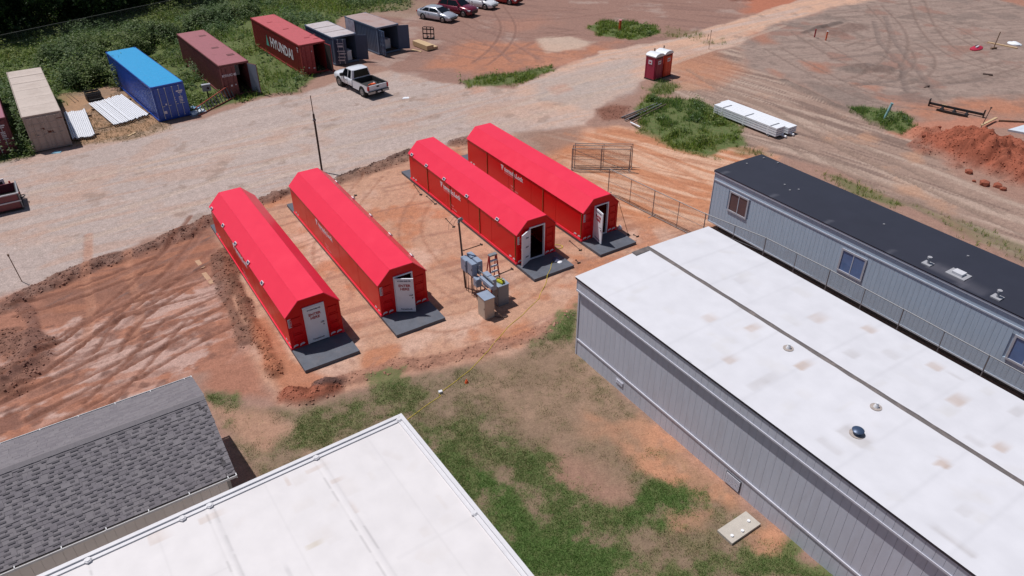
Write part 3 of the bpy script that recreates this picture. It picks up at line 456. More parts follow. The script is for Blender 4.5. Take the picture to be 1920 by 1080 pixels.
def tint(C0, x, y, amt=.5):
    """patches of greyer broadleaf weed and of yellow-green grass."""
    g = sstep(.35, .65, fbm(x * .22 + 61, y * .22 + 13, 3)); d = sstep(.6, .75, fbm(x * .5 + 7, y * .5 + 3, 3))
    A_ = np.array([1.55, 1.36, .8]); B_ = np.array([.98, 1.05, 1.1]); T = A_ * g[:, None] + B_ * (1 - g[:, None]); T = T * (1 - d[:, None] * .6) + np.array([1.7, 1.3, 1.1]) * d[:, None] * .6
    return C0 * (1 - amt + amt * T)
WLV = [lin(96, 116, 70, .95), lin(84, 106, 62, .95), lin(110, 130, 84, .95), lin(132, 146, 112, .95), lin(74, 98, 54, .95)]
bush = area(([(-44.92, 70.36), (-42.97, 74.71), (-39.55, 80.55), (-35.95, 81.54), (-33.86, 77.41), (-36.47, 71.93), (-32.37, 63.30), (-36.50, 61.31), (-39.48, 62.71)]), warp=.8, feather=1.5)
def weed_field(nm, Wm, N, bxs, hf, per, size, lb):
    x, y = sample(Wm, N, *bxs); k = fbm(x * .45 + 3, y * .45 + 8, 4); hm = hf * (.2 + 2.1 * sstep(.35, .72, k)) * rng.uniform(.5, 1.4, N) + 1.25 * lookup(bush, x, y) * rng.uniform(.3, 1.4, N)
    V, F, Cc = leaves(x, y, gza(x, y), hm, .12 + .3 * hm, size, per, WLV); Cc = tint(Cc, V[:, 0], V[:, 1], .8)
    ob(nm, point_cloud_mesh(nm, V, F, Cc, leafm), kind='stuff', label=lb, cat='weeds')
def grass_field(Wm, N, bxs, h0, h1, w_, lb, per=4):
    x, y = sample(Wm, N, *bxs); V, F, Cc = blades('g', x, y, (h0 + (h1 - h0) * rng.random(N) ** 1.5) * (.4 + 1.2 * lookup(n1, x, y)), np.full(N, w_), GREEN + [lin(140, 170, 72, .95), lin(160, 160, 104, .95)], .8, '', per); Cc = tint(Cc, V[:, 0], V[:, 1], .6)
    ob('tall_grass', point_cloud_mesh('tall_grass', V, F, Cc, leafm), kind='stuff', label=lb, cat='grass')
bush2 = np.maximum(bush, np.maximum(area(([(-37.20, 84.88), (-34.39, 88.88), (-31.25, 92.95), (-29.43, 88.79), (-32.50, 83.22), (-35.22, 81.10)]), warp=.8, feather=1.5) * .6, area(([(-43.09, 62.76), (-42.92, 63.45), (-34.11, 49.98), (-34.19, 48.85)]), warp=.3, feather=.6) * .8)); x, y = sample(bush2 * sstep(.4, .6, fbm(X * .6 + 33, Y * .6, 4)), 1500, -52, -20, 46, 100); hm = (.5 + 1.0 * rng.random(1500)) * (.6 + .8 * lookup(bush2, x, y)); V, F, Cc = leaves(x, y, gza(x, y), hm, .28 + .22 * hm, .12, 46, WLV); ob('scrub', point_cloud_mesh('scrub', V, F, tint(Cc, V[:, 0], V[:, 1], .4) * .9, leafm), kind='stuff', label='dense leafy scrub between the beige and blue containers', cat='scrub')
sunny = area(([(-30.09, 79.35), (-28.60, 85.89), (-21.30, 75.29), (-17.67, 68.32), (-18.09, 61.73), (-21.02, 60.84), (-28.29, 75.40)]), warp=.8, feather=2.)
Wa = WEED * (X < -4); Wb = WEED * (X > -6)
weed_field('weeds', Wa * (1 - .75 * sunny), 11000, (-64, 2, 48, 104), .5, 15, .10, 'rank green weeds growing between and behind the storage containers')
grass_field(Wa, 24000, (-64, 2, 48, 104), .15, .6, .028, 'tall green grass among the container weeds')
weed_field('roadside_weeds', np.clip(Wb * 1.5 - .35, 0, 1) * sstep(.5, .62, n2), 450, (-8, 45, 28, 92), .28, 16, .08, 'scattered leafy weeds beside the dirt roads')
grass_field(np.clip(Wb * 1.6 * sstep(.35, .65, n2), 0, 1), 9000, (-8, 45, 28, 92), .1, .42, .02, 'clumps of green grass beside the dirt roads', 5)
sx_, sy_ = sample(straw * .8, 2500, -34, -22, 48, 64); V, F, Cc = blades('s', sx_, sy_, .05 + .12 * rng.random(2500), np.full(2500, .02), DRYC, 1.5, '', 3); ob('straw', point_cloud_mesh('straw', V, F, Cc, leafm), kind='stuff', label='dry straw scattered between the beige and blue containers', cat='straw')

# ------------------------------------------------------------------ materials used by several things
RED = mat('red_paint_lit', (238, 44, 74), .4, var=.04, scale=1.2, k=.9, dirt=(232, 66, 92), dirt_amt=.12, coat=.15, spec=.5)  # shelter red with the roof's pink sky sheen put into the colour
REDP = mat('red_paint_shaded', (222, 6, 20), .34, var=.05, scale=1.2, k=.84, dirt=(170, 16, 22), dirt_amt=.14, coat=.05, spec=.25)  # same shelter red, deepened in colour for the dimmer walls and shaded gables
WHITE = mat('white_paint', (232, 232, 236), .5, var=.04, k=.82)
DOORW = mat('white_door', (232, 236, 244), .45, var=.04, k=.96, dirt=(180, 170, 165), dirt_amt=.15)
DARK = mat('dark_rubber', (44, 44, 48), .7, var=.2, k=.7)
BLACKM = mat('black_steel', (40, 38, 40), .5, var=.25, scale=8, k=.7, dirt=(90, 70, 60), dirt_amt=.3)
GALV = mat('galvanised_steel', (150, 152, 158), .6, .45, .15, 5., k=.7)
STEEL = mat('grey_steel_box', (140, 148, 158), .5, .2, .1, 3., k=.75, dirt=(120, 110, 100), dirt_amt=.2)
LETR = mat('red_lettering', (190, 20, 40), .5, k=.7)
LETW = mat('white_lettering', (232, 226, 236), .5, k=.8)
LETP = mat('pale_pink_lettering', (244, 150, 160), .5, k=.8)
LETG = mat('grey_lettering', (96, 104, 128), .5, k=.8)
SLABM = mat('dark_slab', (84, 88, 98), .75, var=.22, scale=2.2, bump=.3, k=1.0, dirt=(120, 112, 110), dirt_amt=.3)
GLASS = mat('dark_glass', (22, 27, 36), .12, var=.1, k=.5, spec=.35)
ROPE = mat('rusty_chain', (150, 110, 60), .7, .2, .3, 12., k=.7)
WOODT = mat('weathered_timber', (150, 122, 98), .85, var=.25, scale=6, bump=.4, k=.7)
PALEW = mat('pale_lumber', (214, 182, 142), .8, var=.14, scale=6, bump=.2, k=.75, stretch=(1, 8, 8))
ORANGE = mat('orange_plastic', (226, 92, 40), .5, k=.8)
YEL = mat('yellow_cord', (214, 190, 60), .6, k=.8)

# ------------------------------------------------------------------ red storm shelters on dark slabs
def tornado_icon(m):
    b = MB()
    for i, (w, z, dx) in enumerate(((.30, .30, 0), (.27, .24, .01), (.21, .18, .02), (.15, .12, .0), (.10, .06, -.02), (.06, .0, .0))): b.box(dx - w / 2, dx + w / 2, z, z + .045, 0, .004)
    return b.mesh('logo_icon', m)
T_ENTER = text_mesh('lettering', 'ENTER\nHERE', .19, LETR, .005); T_STORM = text_mesh('lettering', 'STORM SHELTER', .085, LETG, .003); T_FOOT = text_mesh('lettering', 'TornadoLock', .1, LETG, .004)
T_LOGO = text_mesh('lettering', 'tornado.Lock', .38, LETW, .02, .003, 'LEFT'); T_TAG = text_mesh('lettering', 'STORM SHELTERS AND SAFE ROOMS', .075, LETP, .002, .003, 'LEFT'); T_URL = text_mesh('lettering', 'Visit us', .15, LETP, .004, .003, 'LEFT'); T_URL2 = text_mesh('lettering', 'for your shelter', .13, LETP, .004, .003, 'LEFT')
ICON = tornado_icon(LETW)
_d = MB().prism([(0, 0), (.1, .06), (.2, .06), (.26, .1), (.2, .16), (.1, .15), (.03, .12)], lambda u, v, w: (u, v, w), 0, .004); DIAM = _d.mesh('reflective_marker', LETW)
W2 = SW / 2
def gable(inset_z=0.): return [(-W2, 0), (W2, 0), (W2, SHW), (W2 - SIN, SHR), (-W2 + SIN, SHR), (-W2, SHW)]
DX0, DX1, DH = -.47, .53, 2.02
def shelter(i, label, door_deg, lights, chains):
    t = thing('storm_shelter', label, 'storm shelter', (*SHEL[i][:2], .15), SHEL[i][2], 'red storm shelters on dark slabs')
    # long walls as separate steel panels with open seams
    ny = 5; seg = SL / ny
    for sx in (-1, 1):
        for j in range(ny):
            y0, y1 = j * seg + (.0 if j == 0 else .012), (j + 1) * seg - (.0 if j == ny - 1 else .012)
            bx('side_panel', REDP, t, sx * W2 - .03, sx * W2 + .03, y0, y1, .1, SHW - .02)
        bx('base_rail', RED, t, sx * W2 - .05 if sx > 0 else -W2 - .07, sx * W2 + .07 if sx > 0 else -W2 + .05, -.02, SL + .02, 0, .12)
        for j in range(1, ny): bx('seam_strip', REDP, t, sx * (W2 - .01) - .02, sx * (W2 - .01) + .02, j * seg - .03, j * seg + .03, .12, SHW - .03)
    # roof: two slopes and a flat top, small overhang
    o = .05; e = .06
    L, Rr, TL, TR = (-W2 - e, SHW - .06), (W2 + e, SHW - .06), (-W2 + SIN, SHR), (W2 - SIN, SHR)
    nx = lambda u, v, w: (u, w, v)
    def slab2(a, b, th=.04):
        d = Vector((b[0] - a[0], b[1] - a[1])).normalized(); q = Vector((-d.y, d.x)) * th
        return [a, b, (b[0] + q.x, b[1] + q.y), (a[0] + q.x, a[1] + q.y)]
    MB().prism([L, TL, (TL[0] - .012, TL[1] + .04), (L[0] - .02, L[1] + .03)], nx, -o, SL + o).build('roof_slope', RED, t)
    MB().prism([TL, TR, (TR[0] + .008, TR[1] + .04), (TL[0] - .008, TL[1] + .04)], nx, -o, SL + o).build('roof_top', RED, t)
    MB().prism([TR, Rr, (Rr[0] + .02, Rr[1] + .03), (TR[0] + .012, TR[1] + .04)], nx, -o, SL + o).build('roof_slope', RED, t)
    # gables: rear plain, front with a door opening
    MB().prism(gable(), nx, SL - .05, SL - .002).build('rear_gable', REDP, t)
    g = MB(); y0, y1 = .002, .06
    g.prism([(-W2 + .03, 0), (DX0, 0), (DX0, DH), (DX0, SHR - .01), (-W2 + SIN, SHR - .01), (-W2 + .03, SHW)], nx, y0, y1)
    g.prism([(DX1, 0), (W2 - .03, 0), (W2 - .03, SHW), (W2 - SIN, SHR - .01), (DX1, SHR - .01)], nx, y0, y1); g.prism([(DX0, DH), (DX1, DH), (DX1, SHR - .01), (DX0, SHR - .01)], nx, y0, y1)
    g.build('front_gable', REDP, t)
    bx('floor_plate', BLACKM, t, -W2 + .05, W2 - .05, .07, SL - .06, .005, .03)
    for sx, a, b in ((-1, -1.10, -.60), (1, .66, 1.12)):
        for z in (.32, .78, 1.24, 1.62 if False else 1.70):
            if z > 1.6: continue
            m = MB(); m.box(a, b, -.03, .002, z + .36, z + .40); m.box(a, b, -.022, .002, z, z + .03); m.box(a, a + .03, -.022, .002, z + .03, z + .36); m.box(b - .03, b, -.022, .002, z + .03, z + .36); m.build('pressed_panel', REDP, t)
    fr = MB(); w = .06
    fr.box(DX0, DX0 + w, -.05, .08, .03, DH); fr.box(DX1 - w, DX1, -.05, .08, .03, DH); fr.box(DX0 + w, DX1 - w, -.05, .08, DH - w, DH); fr.box(DX0 + w, DX1 - w, -.03, .08, .03, .05); fr.build('door_frame', DOORW, t)
    # door hinged on its left edge, leaf in its own frame
    dw, dh = DX1 - DX0 - 2 * w - .01, DH - w - .07
    d = ob('door', MB().box(0, dw, -.055, 0, 0, dh).mesh('door', DOORW), t, loc=(DX0 + w + .005, -.005 if door_deg < 1 else -.06, .06)); d.rotation_euler = (0, 0, -R(door_deg))
    place('lettering', T_ENTER, d, (dw / 2, -.0595, dh * .74), (1, 0, 0), (0, 0, 1)); place('lettering', T_STORM, d, (dw / 2, -.0595, dh * .93), (1, 0, 0), (0, 0, 1)); place('lettering', T_FOOT, d, (dw / 2, -.0595, dh * .08), (1, 0, 0), (0, 0, 1))
    hb = MB(); hb.cyl((dw - .09, -.055, .98), (dw - .09, -.12, .98), .025, 8); hb.box(dw - .24, dw - .07, -.125, -.105, .965, .995); hb.cyl((dw - .09, -.055, .82), (dw - .09, -.085, .82), .03, 8); hb.build('handle', GALV, d)
    for z in (.35, .95, 1.5):
        MB().box(.28, .36, 0, .03, z, z + .05).box(.42, .47, 0, .05, z + .05, z + .09).cyl((.2, .02, z + .02), (.55, .02, z + .06), .012, 6).build('latch', GALV, d)
    # markers, placard
    for u in (-1.17, -.86, .62, .92): place('reflective_marker', DIAM, t, (u, -.0005, .06), (1, 0, 0), (0, 0, 1))
    for v in (.75, .38, SL - .3, SL - .65): place('reflective_marker', DIAM, t, (-W2 - .031, v, .14), (0, -1, 0), (0, 0, 1))
    p = bx('placard', LETW, t, -1.2, -1.05, -.012, .002, 1.2, 1.66)
    for j in range(7): bx('print_line', LETG, p, -1.18, -1.08 - .02 * (j % 3), -.015, -.0125, 1.24 + j * .055, 1.262 + j * .055)
    # company lettering in the middle of the left wall
    c = SL * .55
    place('logo_icon', ICON, t, (-W2 - .031, c + 1.35, 1.2), (0, -1, 0), (0, 0, 1)); place('lettering', T_LOGO, t, (-W2 - .031, c + 1.1, 1.36), (0, -1, 0), (0, 0, 1)); place('lettering', T_TAG, t, (-W2 - .031, c + 1.1, 1.13), (0, -1, 0), (0, 0, 1))
    place('lettering', T_URL, t, (-W2 - .031, c + .35, .5), (0, -1, 0), (0, 0, 1)); place('lettering', T_URL2, t, (-W2 - .031, c + .35, .3), (0, -1, 0), (0, 0, 1))
    # solar lights clamped to an eave
    for v in lights[1]:
        s = lights[0]; x = s * (W2 + .04)
        lo = ob('solar_light', MB().box(-.08, .08, -.13, .13, -.02, .03).box(-.02, .02, -.02, .02, -.09, -.02).mesh('solar_light', WHITE), t, loc=(x, v, SHW + .07)); lo.rotation_euler = (0, R(-48 * s) * -1 if s > 0 else R(-48), 0)
        bx('solar_cell', mat('solar_cell', (70, 72, 104), .3, k=.7), lo, -.055, .055, -.1, .1, .031, .035)
    for v in chains:
        m = MB(); m.tube([(-W2 - .045, v, SHW - .1), (-W2 - .05, v + .01, 1.0), (-W2 - .05, v - .01, .45), (-W2 - .06, v, .13)], .016, 5)
        for q in range(14): m.box(-W2 - .075, -W2 - .035, v - .022, v + .022, .2 + q * .11, .24 + q * .11)
        m.build('tie_down_chain', ROPE, t)
    # dark slab under the shelter
    sl = MB(); sl.prism([(-1.27, -1.72), (1.30, -1.72), (1.30, SL + 1.4), (-1.27, SL + 1.4)], lambda u, v, w: (u, v, w), -.06, .15)
    return t
SLAB_L = ['dark slab under the shelter with the closed door', 'dark slab under the shelter with the half open door reading ENTER HERE', 'dark slab under the shelter with the wide open door and litter', 'dark slab under the shelter beside the chain link fence']
for i in range(4):
    ob('foundation_slab', MB().box(-1.27, 1.30, -1.72, SL + 1.4, -.08, .1495).mesh('foundation_slab', SLABM), None, SLAB_L[i], 'slab', 'dark foundation slabs', None, (*SHEL[i][:2], 0), SHEL[i][2])
shelter(0, 'long red storm shelter with its white door shut, next to the excavated dirt', 0, (-1, [12.2, 9.9, 7.6, 5.4, 3.2]), ())
shelter(1, 'long red storm shelter with ENTER HERE door half open, left of the electrical rack', 32, (1, [11.5, 9, 6.5, 4, 1.5]), ())
shelter(2, 'long red storm shelter with door wide open, yellow cord at its slab', 153, (-1, [12.2, 10.2, 7.9, 5.2, 1.9]), (SL * .8, SL * .57, SL * .3, .1))
shelter(3, 'long red storm shelter with door swung out, closest to the chain link fence', 100, (-1, []), (SL * .8, SL * .55, SL * .3, .1))

# ------------------------------------------------------------------ modular building with the white membrane roof
def roof_mat(name, base, rough=.55):
    m = attr_mat(name, 'col', rough, .05, 1.5, 0, .4)
    return m
def grid_roof(name, x0, x1, y0, y1, zf, base, stains, m, step=.12, noisef=.02, seam=None):
    gx = np.arange(x0, x1 + 1e-6, step); gx[-1] = x1; gy = np.linspace(y0, y1, max(2, int((y1 - y0) / step) + 1)); A, B = np.meshgrid(gx, gy)
    Cc = np.zeros(A.shape + (3,)); Cc[:] = base; Cc *= (1 - noisef + 2 * noisef * fbm(A * .7 + x0, B * .7 + 3, 5))[..., None]
    Cc *= (1 - .02 * sstep(.55, .7, fbm(A * .25 + 9, B * 1.2, 4)))[..., None]
    for (cx, cy, lx, ly, col, k, ang) in stains:
        c, s = math.cos(R(ang)), math.sin(R(ang)); u = (A - cx) * c + (B - cy) * s; v = -(A - cx) * s + (B - cy) * c
        w = sstep(lx, lx * .8, np.abs(u)) * np.where(v < 0, sstep(-ly, -ly * .9, v), sstep(ly, -ly * .4, v)) * (.5 + .7 * fbm(A * 3, B * 3, 3)); w = np.clip(w * k, 0, 1)[..., None]
        Cc[:] = Cc * (1 - w) + np.array(col) * w
    if seam is not None: Cc *= (1 - seam(A, B))[..., None]
    Zz = zf(A, B); ny, nx_ = A.shape; ii = np.arange(ny * nx_).reshape(ny, nx_)
    return point_cloud_mesh(name, np.stack([A, B, Zz], -1).reshape(-1, 3), np.stack([ii[:-1, :-1], ii[:-1, 1:], ii[1:, 1:], ii[1:, :-1]], -1).reshape(-1, 4), Cc.reshape(-1, 3), m)
SIDE = mat('grey_siding', (212, 216, 230), .65, var=.06, scale=1.4, k=.8, dirt=(150, 132, 124), dirt_amt=.18, dirt_scale=.9, bump=.15, stretch=(3, 3, .6))
TRIM = mat('pale_grey_trim', (214, 214, 226), .6, var=.06, k=.8)
WROOF = np.array(lin(224, 223, 229, .81)); STC = lin(192, 166, 148, .84); STG = lin(196, 192, 194, .84)
AL, AW = 27.0, 7.9
A = thing('modular_building', 'long grey sided modular building with flat white roof and dark centre seam', 'building', (2.895, 26.367, 0), R(-57))
bx('core_wall', SIDE, A, .03, AL - .03, .03, 7.55, 0, 3.98)
def boards(parent, name, m, x0, x1, y0, y1, z0, z1, step, gap=.008):
    me_cache = {}
    nB = int(round((x1 - x0) / step))
    for j in range(nB):
        a = x0 + j * (x1 - x0) / nB; w_ = (x1 - x0) / nB - gap; key = round(w_, 4)
        if key not in me_cache: me_cache[key] = MB().box(0, w_, y0, y1, z0, z1).mesh(name, m)
        ob(name, me_cache[key], parent, loc=(a + gap / 2, 0, 0))
boards(A, 'siding_board', SIDE, .05, AL, 0, .03, .9, 3.46, .305); boards(A, 'skirt_board', SIDE, .05, AL, -.012, .03, -.03, .80, .305); boards(A, 'fascia_board', SIDE, .0, AL, -.115, -.09, 3.52, 4.02, .305)
bx('soffit', TRIM, A, -.04, AL, -.088, .031, 3.475, 4.05); bx('upper_trim', TRIM, A, -.05, AL, -.14, -.09, 3.44, 3.515); bx('lower_trim', TRIM, A, 0, AL, -.045, .0, .81, .89); bx('corner_trim', TRIM, A, -.03, .048, -.035, .08, -.03, 3.47)
bx('end_fascia', SIDE, A, -.09, -.041, -.1, 7.65, 3.5, 4.05); bx('end_wall_trim', TRIM, A, -.02, .028, .081, 7.5, .81, .89); bx('roof_edge', mat('roof_edge_metal', (70, 72, 86), .5, k=.7), A, -.13, AL, -.15, -.116, 4.01, 4.125)
bx('roof_edge', _mats['roof_edge_metal'], A, -.13, -.091, -.115, 7.68, 4.02, 4.12)
sta = [(6.6, 3.3, .22, .45, STC, .6, 0), (9.07, 3.15, .22, .45, STC, .7, 0), (8.9, 1.4, .2, .9, STG, .8, 0), (9.66, 5.1, .25, .35, STG, .7, 0), (10.4, 6.3, .3, .3, STG, .5, 0), (9.0, 6.97, .25, .35, STC, .7, 0), (11.7, 7.0, .25, .35, STC, .55, 0), (12.2, 7.0, .12, .5, STG, .6, 90), (13.1, 6.0, .28, .5, STC, .6, 0), (14.5, 7.2, .2, .5, STG, .7, 0), (15.06, 5.0, .22, .35, STC, .6, 0), (14.44, 2.8, .2, .3, STC, .8, 20), (14.5, 4.5, .35, .2, STG, .5, 0), (12.1, .62, .5, .2, STG, .5, 0), (16.2, .4, .7, .12, STG, .9, 0), (15.8, 1.7, .2, .35, STG, .5, 0), (5.2, 2.4, .25, .4, STC, .4, 0), (7.4, 1.2, .25, .4, STC, .45, 0), (4.0, 5.5, .3, .4, STG, .4, 0), (7.5, 6.0, .3, .5, STC, .4, 0), (12.25, 1.67, .55, .5, STG, .9, 0), (17.5, 5.8, .3, .5, STC, .5, 0), (18.4, 2.2, .3, .5, STC, .5, 0)]
_rs = random.Random(4)
sta += [(_rs.uniform(.5, 20), _rs.uniform(.4, 7.3), _rs.uniform(.15, .5), _rs.uniform(.1, .4), lin(208, 204, 202, .85), _rs.uniform(.15, .35), _rs.choice((0, 0, 90, 45))) for _ in range(60)]
STX = [(_rs.uniform(.4, 9), -_rs.uniform(.4, 11), _rs.uniform(.08, .4), _rs.uniform(.08, .4), lin(212, 202, 196, .8), _rs.uniform(.1, .25), _rs.choice((0, 90, 30))) for _ in range(40)]
def zA(a, b): return 4.13 + .11 * (1 - np.abs(b - 3.9) / 4.0) + .012 * (fbm(a * .8, b * .8, 3) - .5)
def seamA(a, b):
    s = np.zeros(a.shape)
    for q in np.arange(1.8, 27, 1.83): s = np.maximum(s, .06 * sstep(.07, .02, np.abs(a - q + .05 * (b > 3.9))))
    return s
ob('roof_membrane', grid_roof('roof_membrane', -.15, AL, -.17, 7.72, zA, WROOF, sta, roof_mat('white_membrane', None), seam=seamA), A)
CAPM = mat('ridge_flashing', (104, 96, 96), .7, var=.25, scale=5, k=.75, dirt=(150, 136, 130), dirt_amt=.6, dirt_scale=3)
rc = MB(); rr = random.Random(3); pts = [(-.15 + i * .5, 3.9 + rr.uniform(-.008, .008)) for i in range(55)]
for sgn in (0,):
    rings = []
    for (u, v) in pts: wv = .1 + rr.uniform(-.012, .015); zc = 4.245; rings.append([(u, v - wv, zc - .004), (u, v - .03, zc + .05), (u, v + .03, zc + .05), (u, v + wv, zc - .004), (u, v, zc - .02)])
    rc.loft(rings)
rc.build('ridge_cap', CAPM, A); bx('ridge_end', CAPM, A, -.2, .12, 3.0, 3.85, 4.235, 4.25)
for (u, v, kind) in ((8.16, 3.3, 0), (11.84, 3.2, 0), (12.24, 1.66, 1), (20.0, 3.2, 0)):
    z = 4.13 + .11 * (1 - abs(v - 3.9) / 4)
    m = MB(); m.cyl((u, v, z - .01), (u, v, z + .02), .19 if kind == 0 else .24, 20)
    o_ = m.build('vent_flange', mat('flange_sealant', (176, 164, 158), .8, var=.25, scale=9, k=.8), A)
    if kind == 0: MB().cyl((u, v, z + .02), (u, v, z + .12), .09, 14, .06).cyl((u, v, z + .12), (u, v, z + .2), .05, 12).build('vent_pipe', WHITE, o_, True)
    else: MB().cyl((u, v, z + .02), (u, v, z + .12), .13, 18).cyl((u, v, z + .12), (u, v, z + .17), .17, 20, .19).cyl((u, v, z + .17), (u, v, z + .22), .19, 20, .12).build('vent_cap', mat('blue_grey_cap', (70, 88, 116), .4, .3, k=.8), o_, True)
v1 = bx('wall_vent', TRIM, A, 2.8, 3.26, -.03, -.013, .32, .56)
for q in range(4): bx('louvre', TRIM, v1, 2.83, 3.23, -.05, -.0305, .35 + q * .05, .375 + q * .05)
v2 = bx('crawl_vent', mat('vent_backing', (90, 92, 100), .7, k=.7), A, 9.05, 9.75, -.03, -.013, .06, .62)
for q in range(9): bx('louvre', TRIM, v2, 9.08, 9.72, -.055, -.031, .09 + q * .057, .118 + q * .057)

# ------------------------------------------------------------------ blue grey office trailer with the black roof
BSID = mat('blue_grey_siding', (190, 210, 230), .6, var=.05, scale=1.5, k=.78, dirt=(120, 128, 138), dirt_amt=.2, stretch=(4, 4, .5))
BTRIM = mat('blue_grey_trim', (206, 214, 228), .6, var=.05, k=.78); BROOF = mat('black_roof_coating', (62, 62, 76), .55, var=.14, scale=.8, k=.7, dirt=(88, 86, 96), dirt_amt=.3, dirt_scale=.5, bump=.1)
B = thing('office_trailer', 'blue grey office trailer with black flat roof and sliding windows', 'trailer', (11.45, 38.07, 0), R(-57))
BL, BW, BZ = 26., 3.72, 3.62
bx('core_wall', BSID, B, .03, BL, .03, BW - .03, .46, BZ - .12); bx('underframe_shade', BLACKM, B, .5, BL, .35, BW - .3, -.05, .62)  # black underframe block also stands in for shade in the open gap
wins = [(1.24, 2.6, 1.66, 2.88), (8.49, 9.86, 1.54, 2.78), (16.72, 18.1, 1.5, 2.75)]
def board_row(z0, z1, wz=None):
    nB = 116
    for j in range(nB):
        a = .02 + j * (BL - .02) / nB; w_ = (BL - .02) / nB
        hit = [q for q in wins if wz and a + w_ > q[0] + .05 and a < q[1] - .05]
        for (p, q) in ([(z0, z1)] if not hit else [(z0, hit[0][2] + .03), (hit[0][3] - .03, z1)]): yield a, w_, p, q
_bc = {}
for a, w_, p, q in board_row(.5, 3.02, True):
    key = (round(p, 3), round(q, 3))
    if key not in _bc: _bc[key] = MB().box(.004, w_ - .004, -.018, .03, p, q).mesh('siding_board', BSID)
    ob('siding_board', _bc[key], B, loc=(a, 0, 0))
bx('upper_band', BSID, B, 0, BL, -.02, .03, 3.1, BZ - .1); bx('trim_rail', BTRIM, B, -.01, BL, -.05, .03, 3.025, 3.095); bx('bottom_rail', BTRIM, B, -.01, BL, -.045, .03, .42, .495); bx('corner_trim', BTRIM, B, -.03, .0, -.04, .12, .42, 3.5); bx('gutter', BTRIM, B, -.04, BL, -.075, -.022, BZ - .16, BZ - .07)
bx('end_wall', BSID, B, -.0, .028, .121, BW - .05, .45, BZ - .12)
for j, (a, b_, z0, z1) in enumerate(wins):
    w_ = MB(); f = .09
    w_.box(a, b_, -.06, .02, z1 - f, z1); w_.box(a, b_, -.07, .02, z0, z0 + f); w_.box(a, a + f, -.06, .02, z0 + f, z1 - f); w_.box(b_ - f, b_, -.06, .02, z0 + f, z1 - f); wo = w_.build('window', mat('window_trim', (190, 192, 202), .5, k=.8), B)
    mid = (a + b_) / 2; gl = mat('blind_glass', (112, 88, 92), .15, var=.1, k=.7) if j == 0 else mat('reflection_blue_glass', (104, 134, 184), .1, var=.15, k=.75)  # panes after the first have their reflection painted in as blue
    bx('pane', gl, wo, a + f, mid - .02, -.028, -.02, z0 + f, z1 - f); bx('pane', gl, wo, mid + .02, b_ - f, -.036, -.028, z0 + f, z1 - f); bx('mullion', BTRIM, wo, mid - .02, mid + .02, -.05, -.019, z0 + f, z1 - f)
gxr = roof_mat('black_membrane', None, .5)
sb = [(10.2, .12, .5, .1, lin(150, 150, 158, .7), .35, 90)] + [(q, .1, .3, .1, lin(120, 120, 130, .7), .5, 90) for q in np.arange(.5, 26, 1.7)] + [(13.2, .75, .9, .5, lin(112, 110, 120, .7), .6, 0), (14.4, .5, .6, .5, lin(104, 102, 112, .7), .5, 0)]
ob('roof_membrane', grid_roof('roof_membrane', -.1, BL, -.1, BW + .1, lambda a, b: BZ + .04 * (1 - np.abs(b - BW / 2) / BW * 2) - .0 * a, np.array(lin(54, 55, 68, .72)), sb, gxr, .2, .1), B)
bx('roof_deck', BROOF, B, -.08, BL, -.07, BW + .07, BZ - .12, BZ - .01)
for (u, v) in ((3.4, 1.6), (4.2, 1.75), (4.0, 1.3), (9.0, 2.1), (12.9, 2.6), (.4, 3.4), (1.3, 3.55), (.4, 2.0)): MB().cyl((u, v, BZ - .01), (u, v, BZ + .065), .055, 8).build('roof_patch', mat('grey_patch', (150, 150, 156), .7, k=.7), B)
PATG = mat('pale_sealant', (176, 176, 182), .7, var=.15, scale=6, k=.75)
for (u, v) in ((12.27, .5), (15.4, .42)): o_ = bx('vent_flange', PATG, B, u - .2, u + .2, v - .2, v + .2, BZ + .0, BZ + .06); MB().cyl((u, v, BZ + .06), (u, v, BZ + .3), .06, 10).cyl((u, v, BZ + .3), (u, v, BZ + .38), .1, 10).build('vent_pipe', PATG, o_, True)
ho = bx('hatch_flange', PATG, B, 13.1, 13.95, .45, 1.1, BZ, BZ + .055); bx('hatch_box', mat('white_hatch', (214, 214, 220), .5, k=.8), ho, 13.3, 13.75, .6, .98, BZ + .0555, BZ + .17)
# ------------------------------------------------------------------ white roofed building in the foreground
CB = thing('flat_roof_building', 'pale building with large flat white roof and raised white parapet edge', 'building', (*(-3.83, 18.79), 0), R(-55.5))
CL, CWd = 22., 17.
CWALL = mat('pale_bounce_wall', (226, 222, 216), .7, var=.08, k=.85)  # wall colour lightened to bounce light onto the shingled building
bx('wall', CWALL, CB, .12, CL - .1, -CWd + .1, -.12, -.05, 3.3)
stc = [(.6, -3.2, .1, .5, STC, .35, 0), (.6, -6.5, .15, .5, STC, .4, 0), (3.3, -4.4, .1, .35, lin(196, 180, 150, .84), .5, 0), (1.4, -2.9, .1, .3, STC, .4, 0), (2.6, -3.0, .08, .35, STC, .3, 90), (3.6, -5.4, .07, .35, STG, .6, 90), (.5, -4.3, .06, .3, STC, .4, 90), (.4, -8, .3, .4, STC, .4, 0)]
stc += STX
def seamC(a, b):
    s = .05 * sstep(.05, .015, np.abs(b + 1.42)); s = np.maximum(s, .06 * sstep(.05, .015, np.abs(a - 5.05) + 9 * (b < -2.8)))
    for q in (3.05, 3.28, 6.5, 6.72, 9.9): s = np.maximum(s, (.07 + .16 * (fbm(a * 1.5, b * 3, 4) > .55)) * sstep(.045, .015, np.abs(b + q)))
    for q in (4.9, 8.1): s = np.maximum(s, .05 * sstep(.03, .01, np.abs(b + q)))
    s = np.maximum(s, .06 * sstep(.04, .015, np.abs(a - 2.6)) * (b < -6.6)); return s
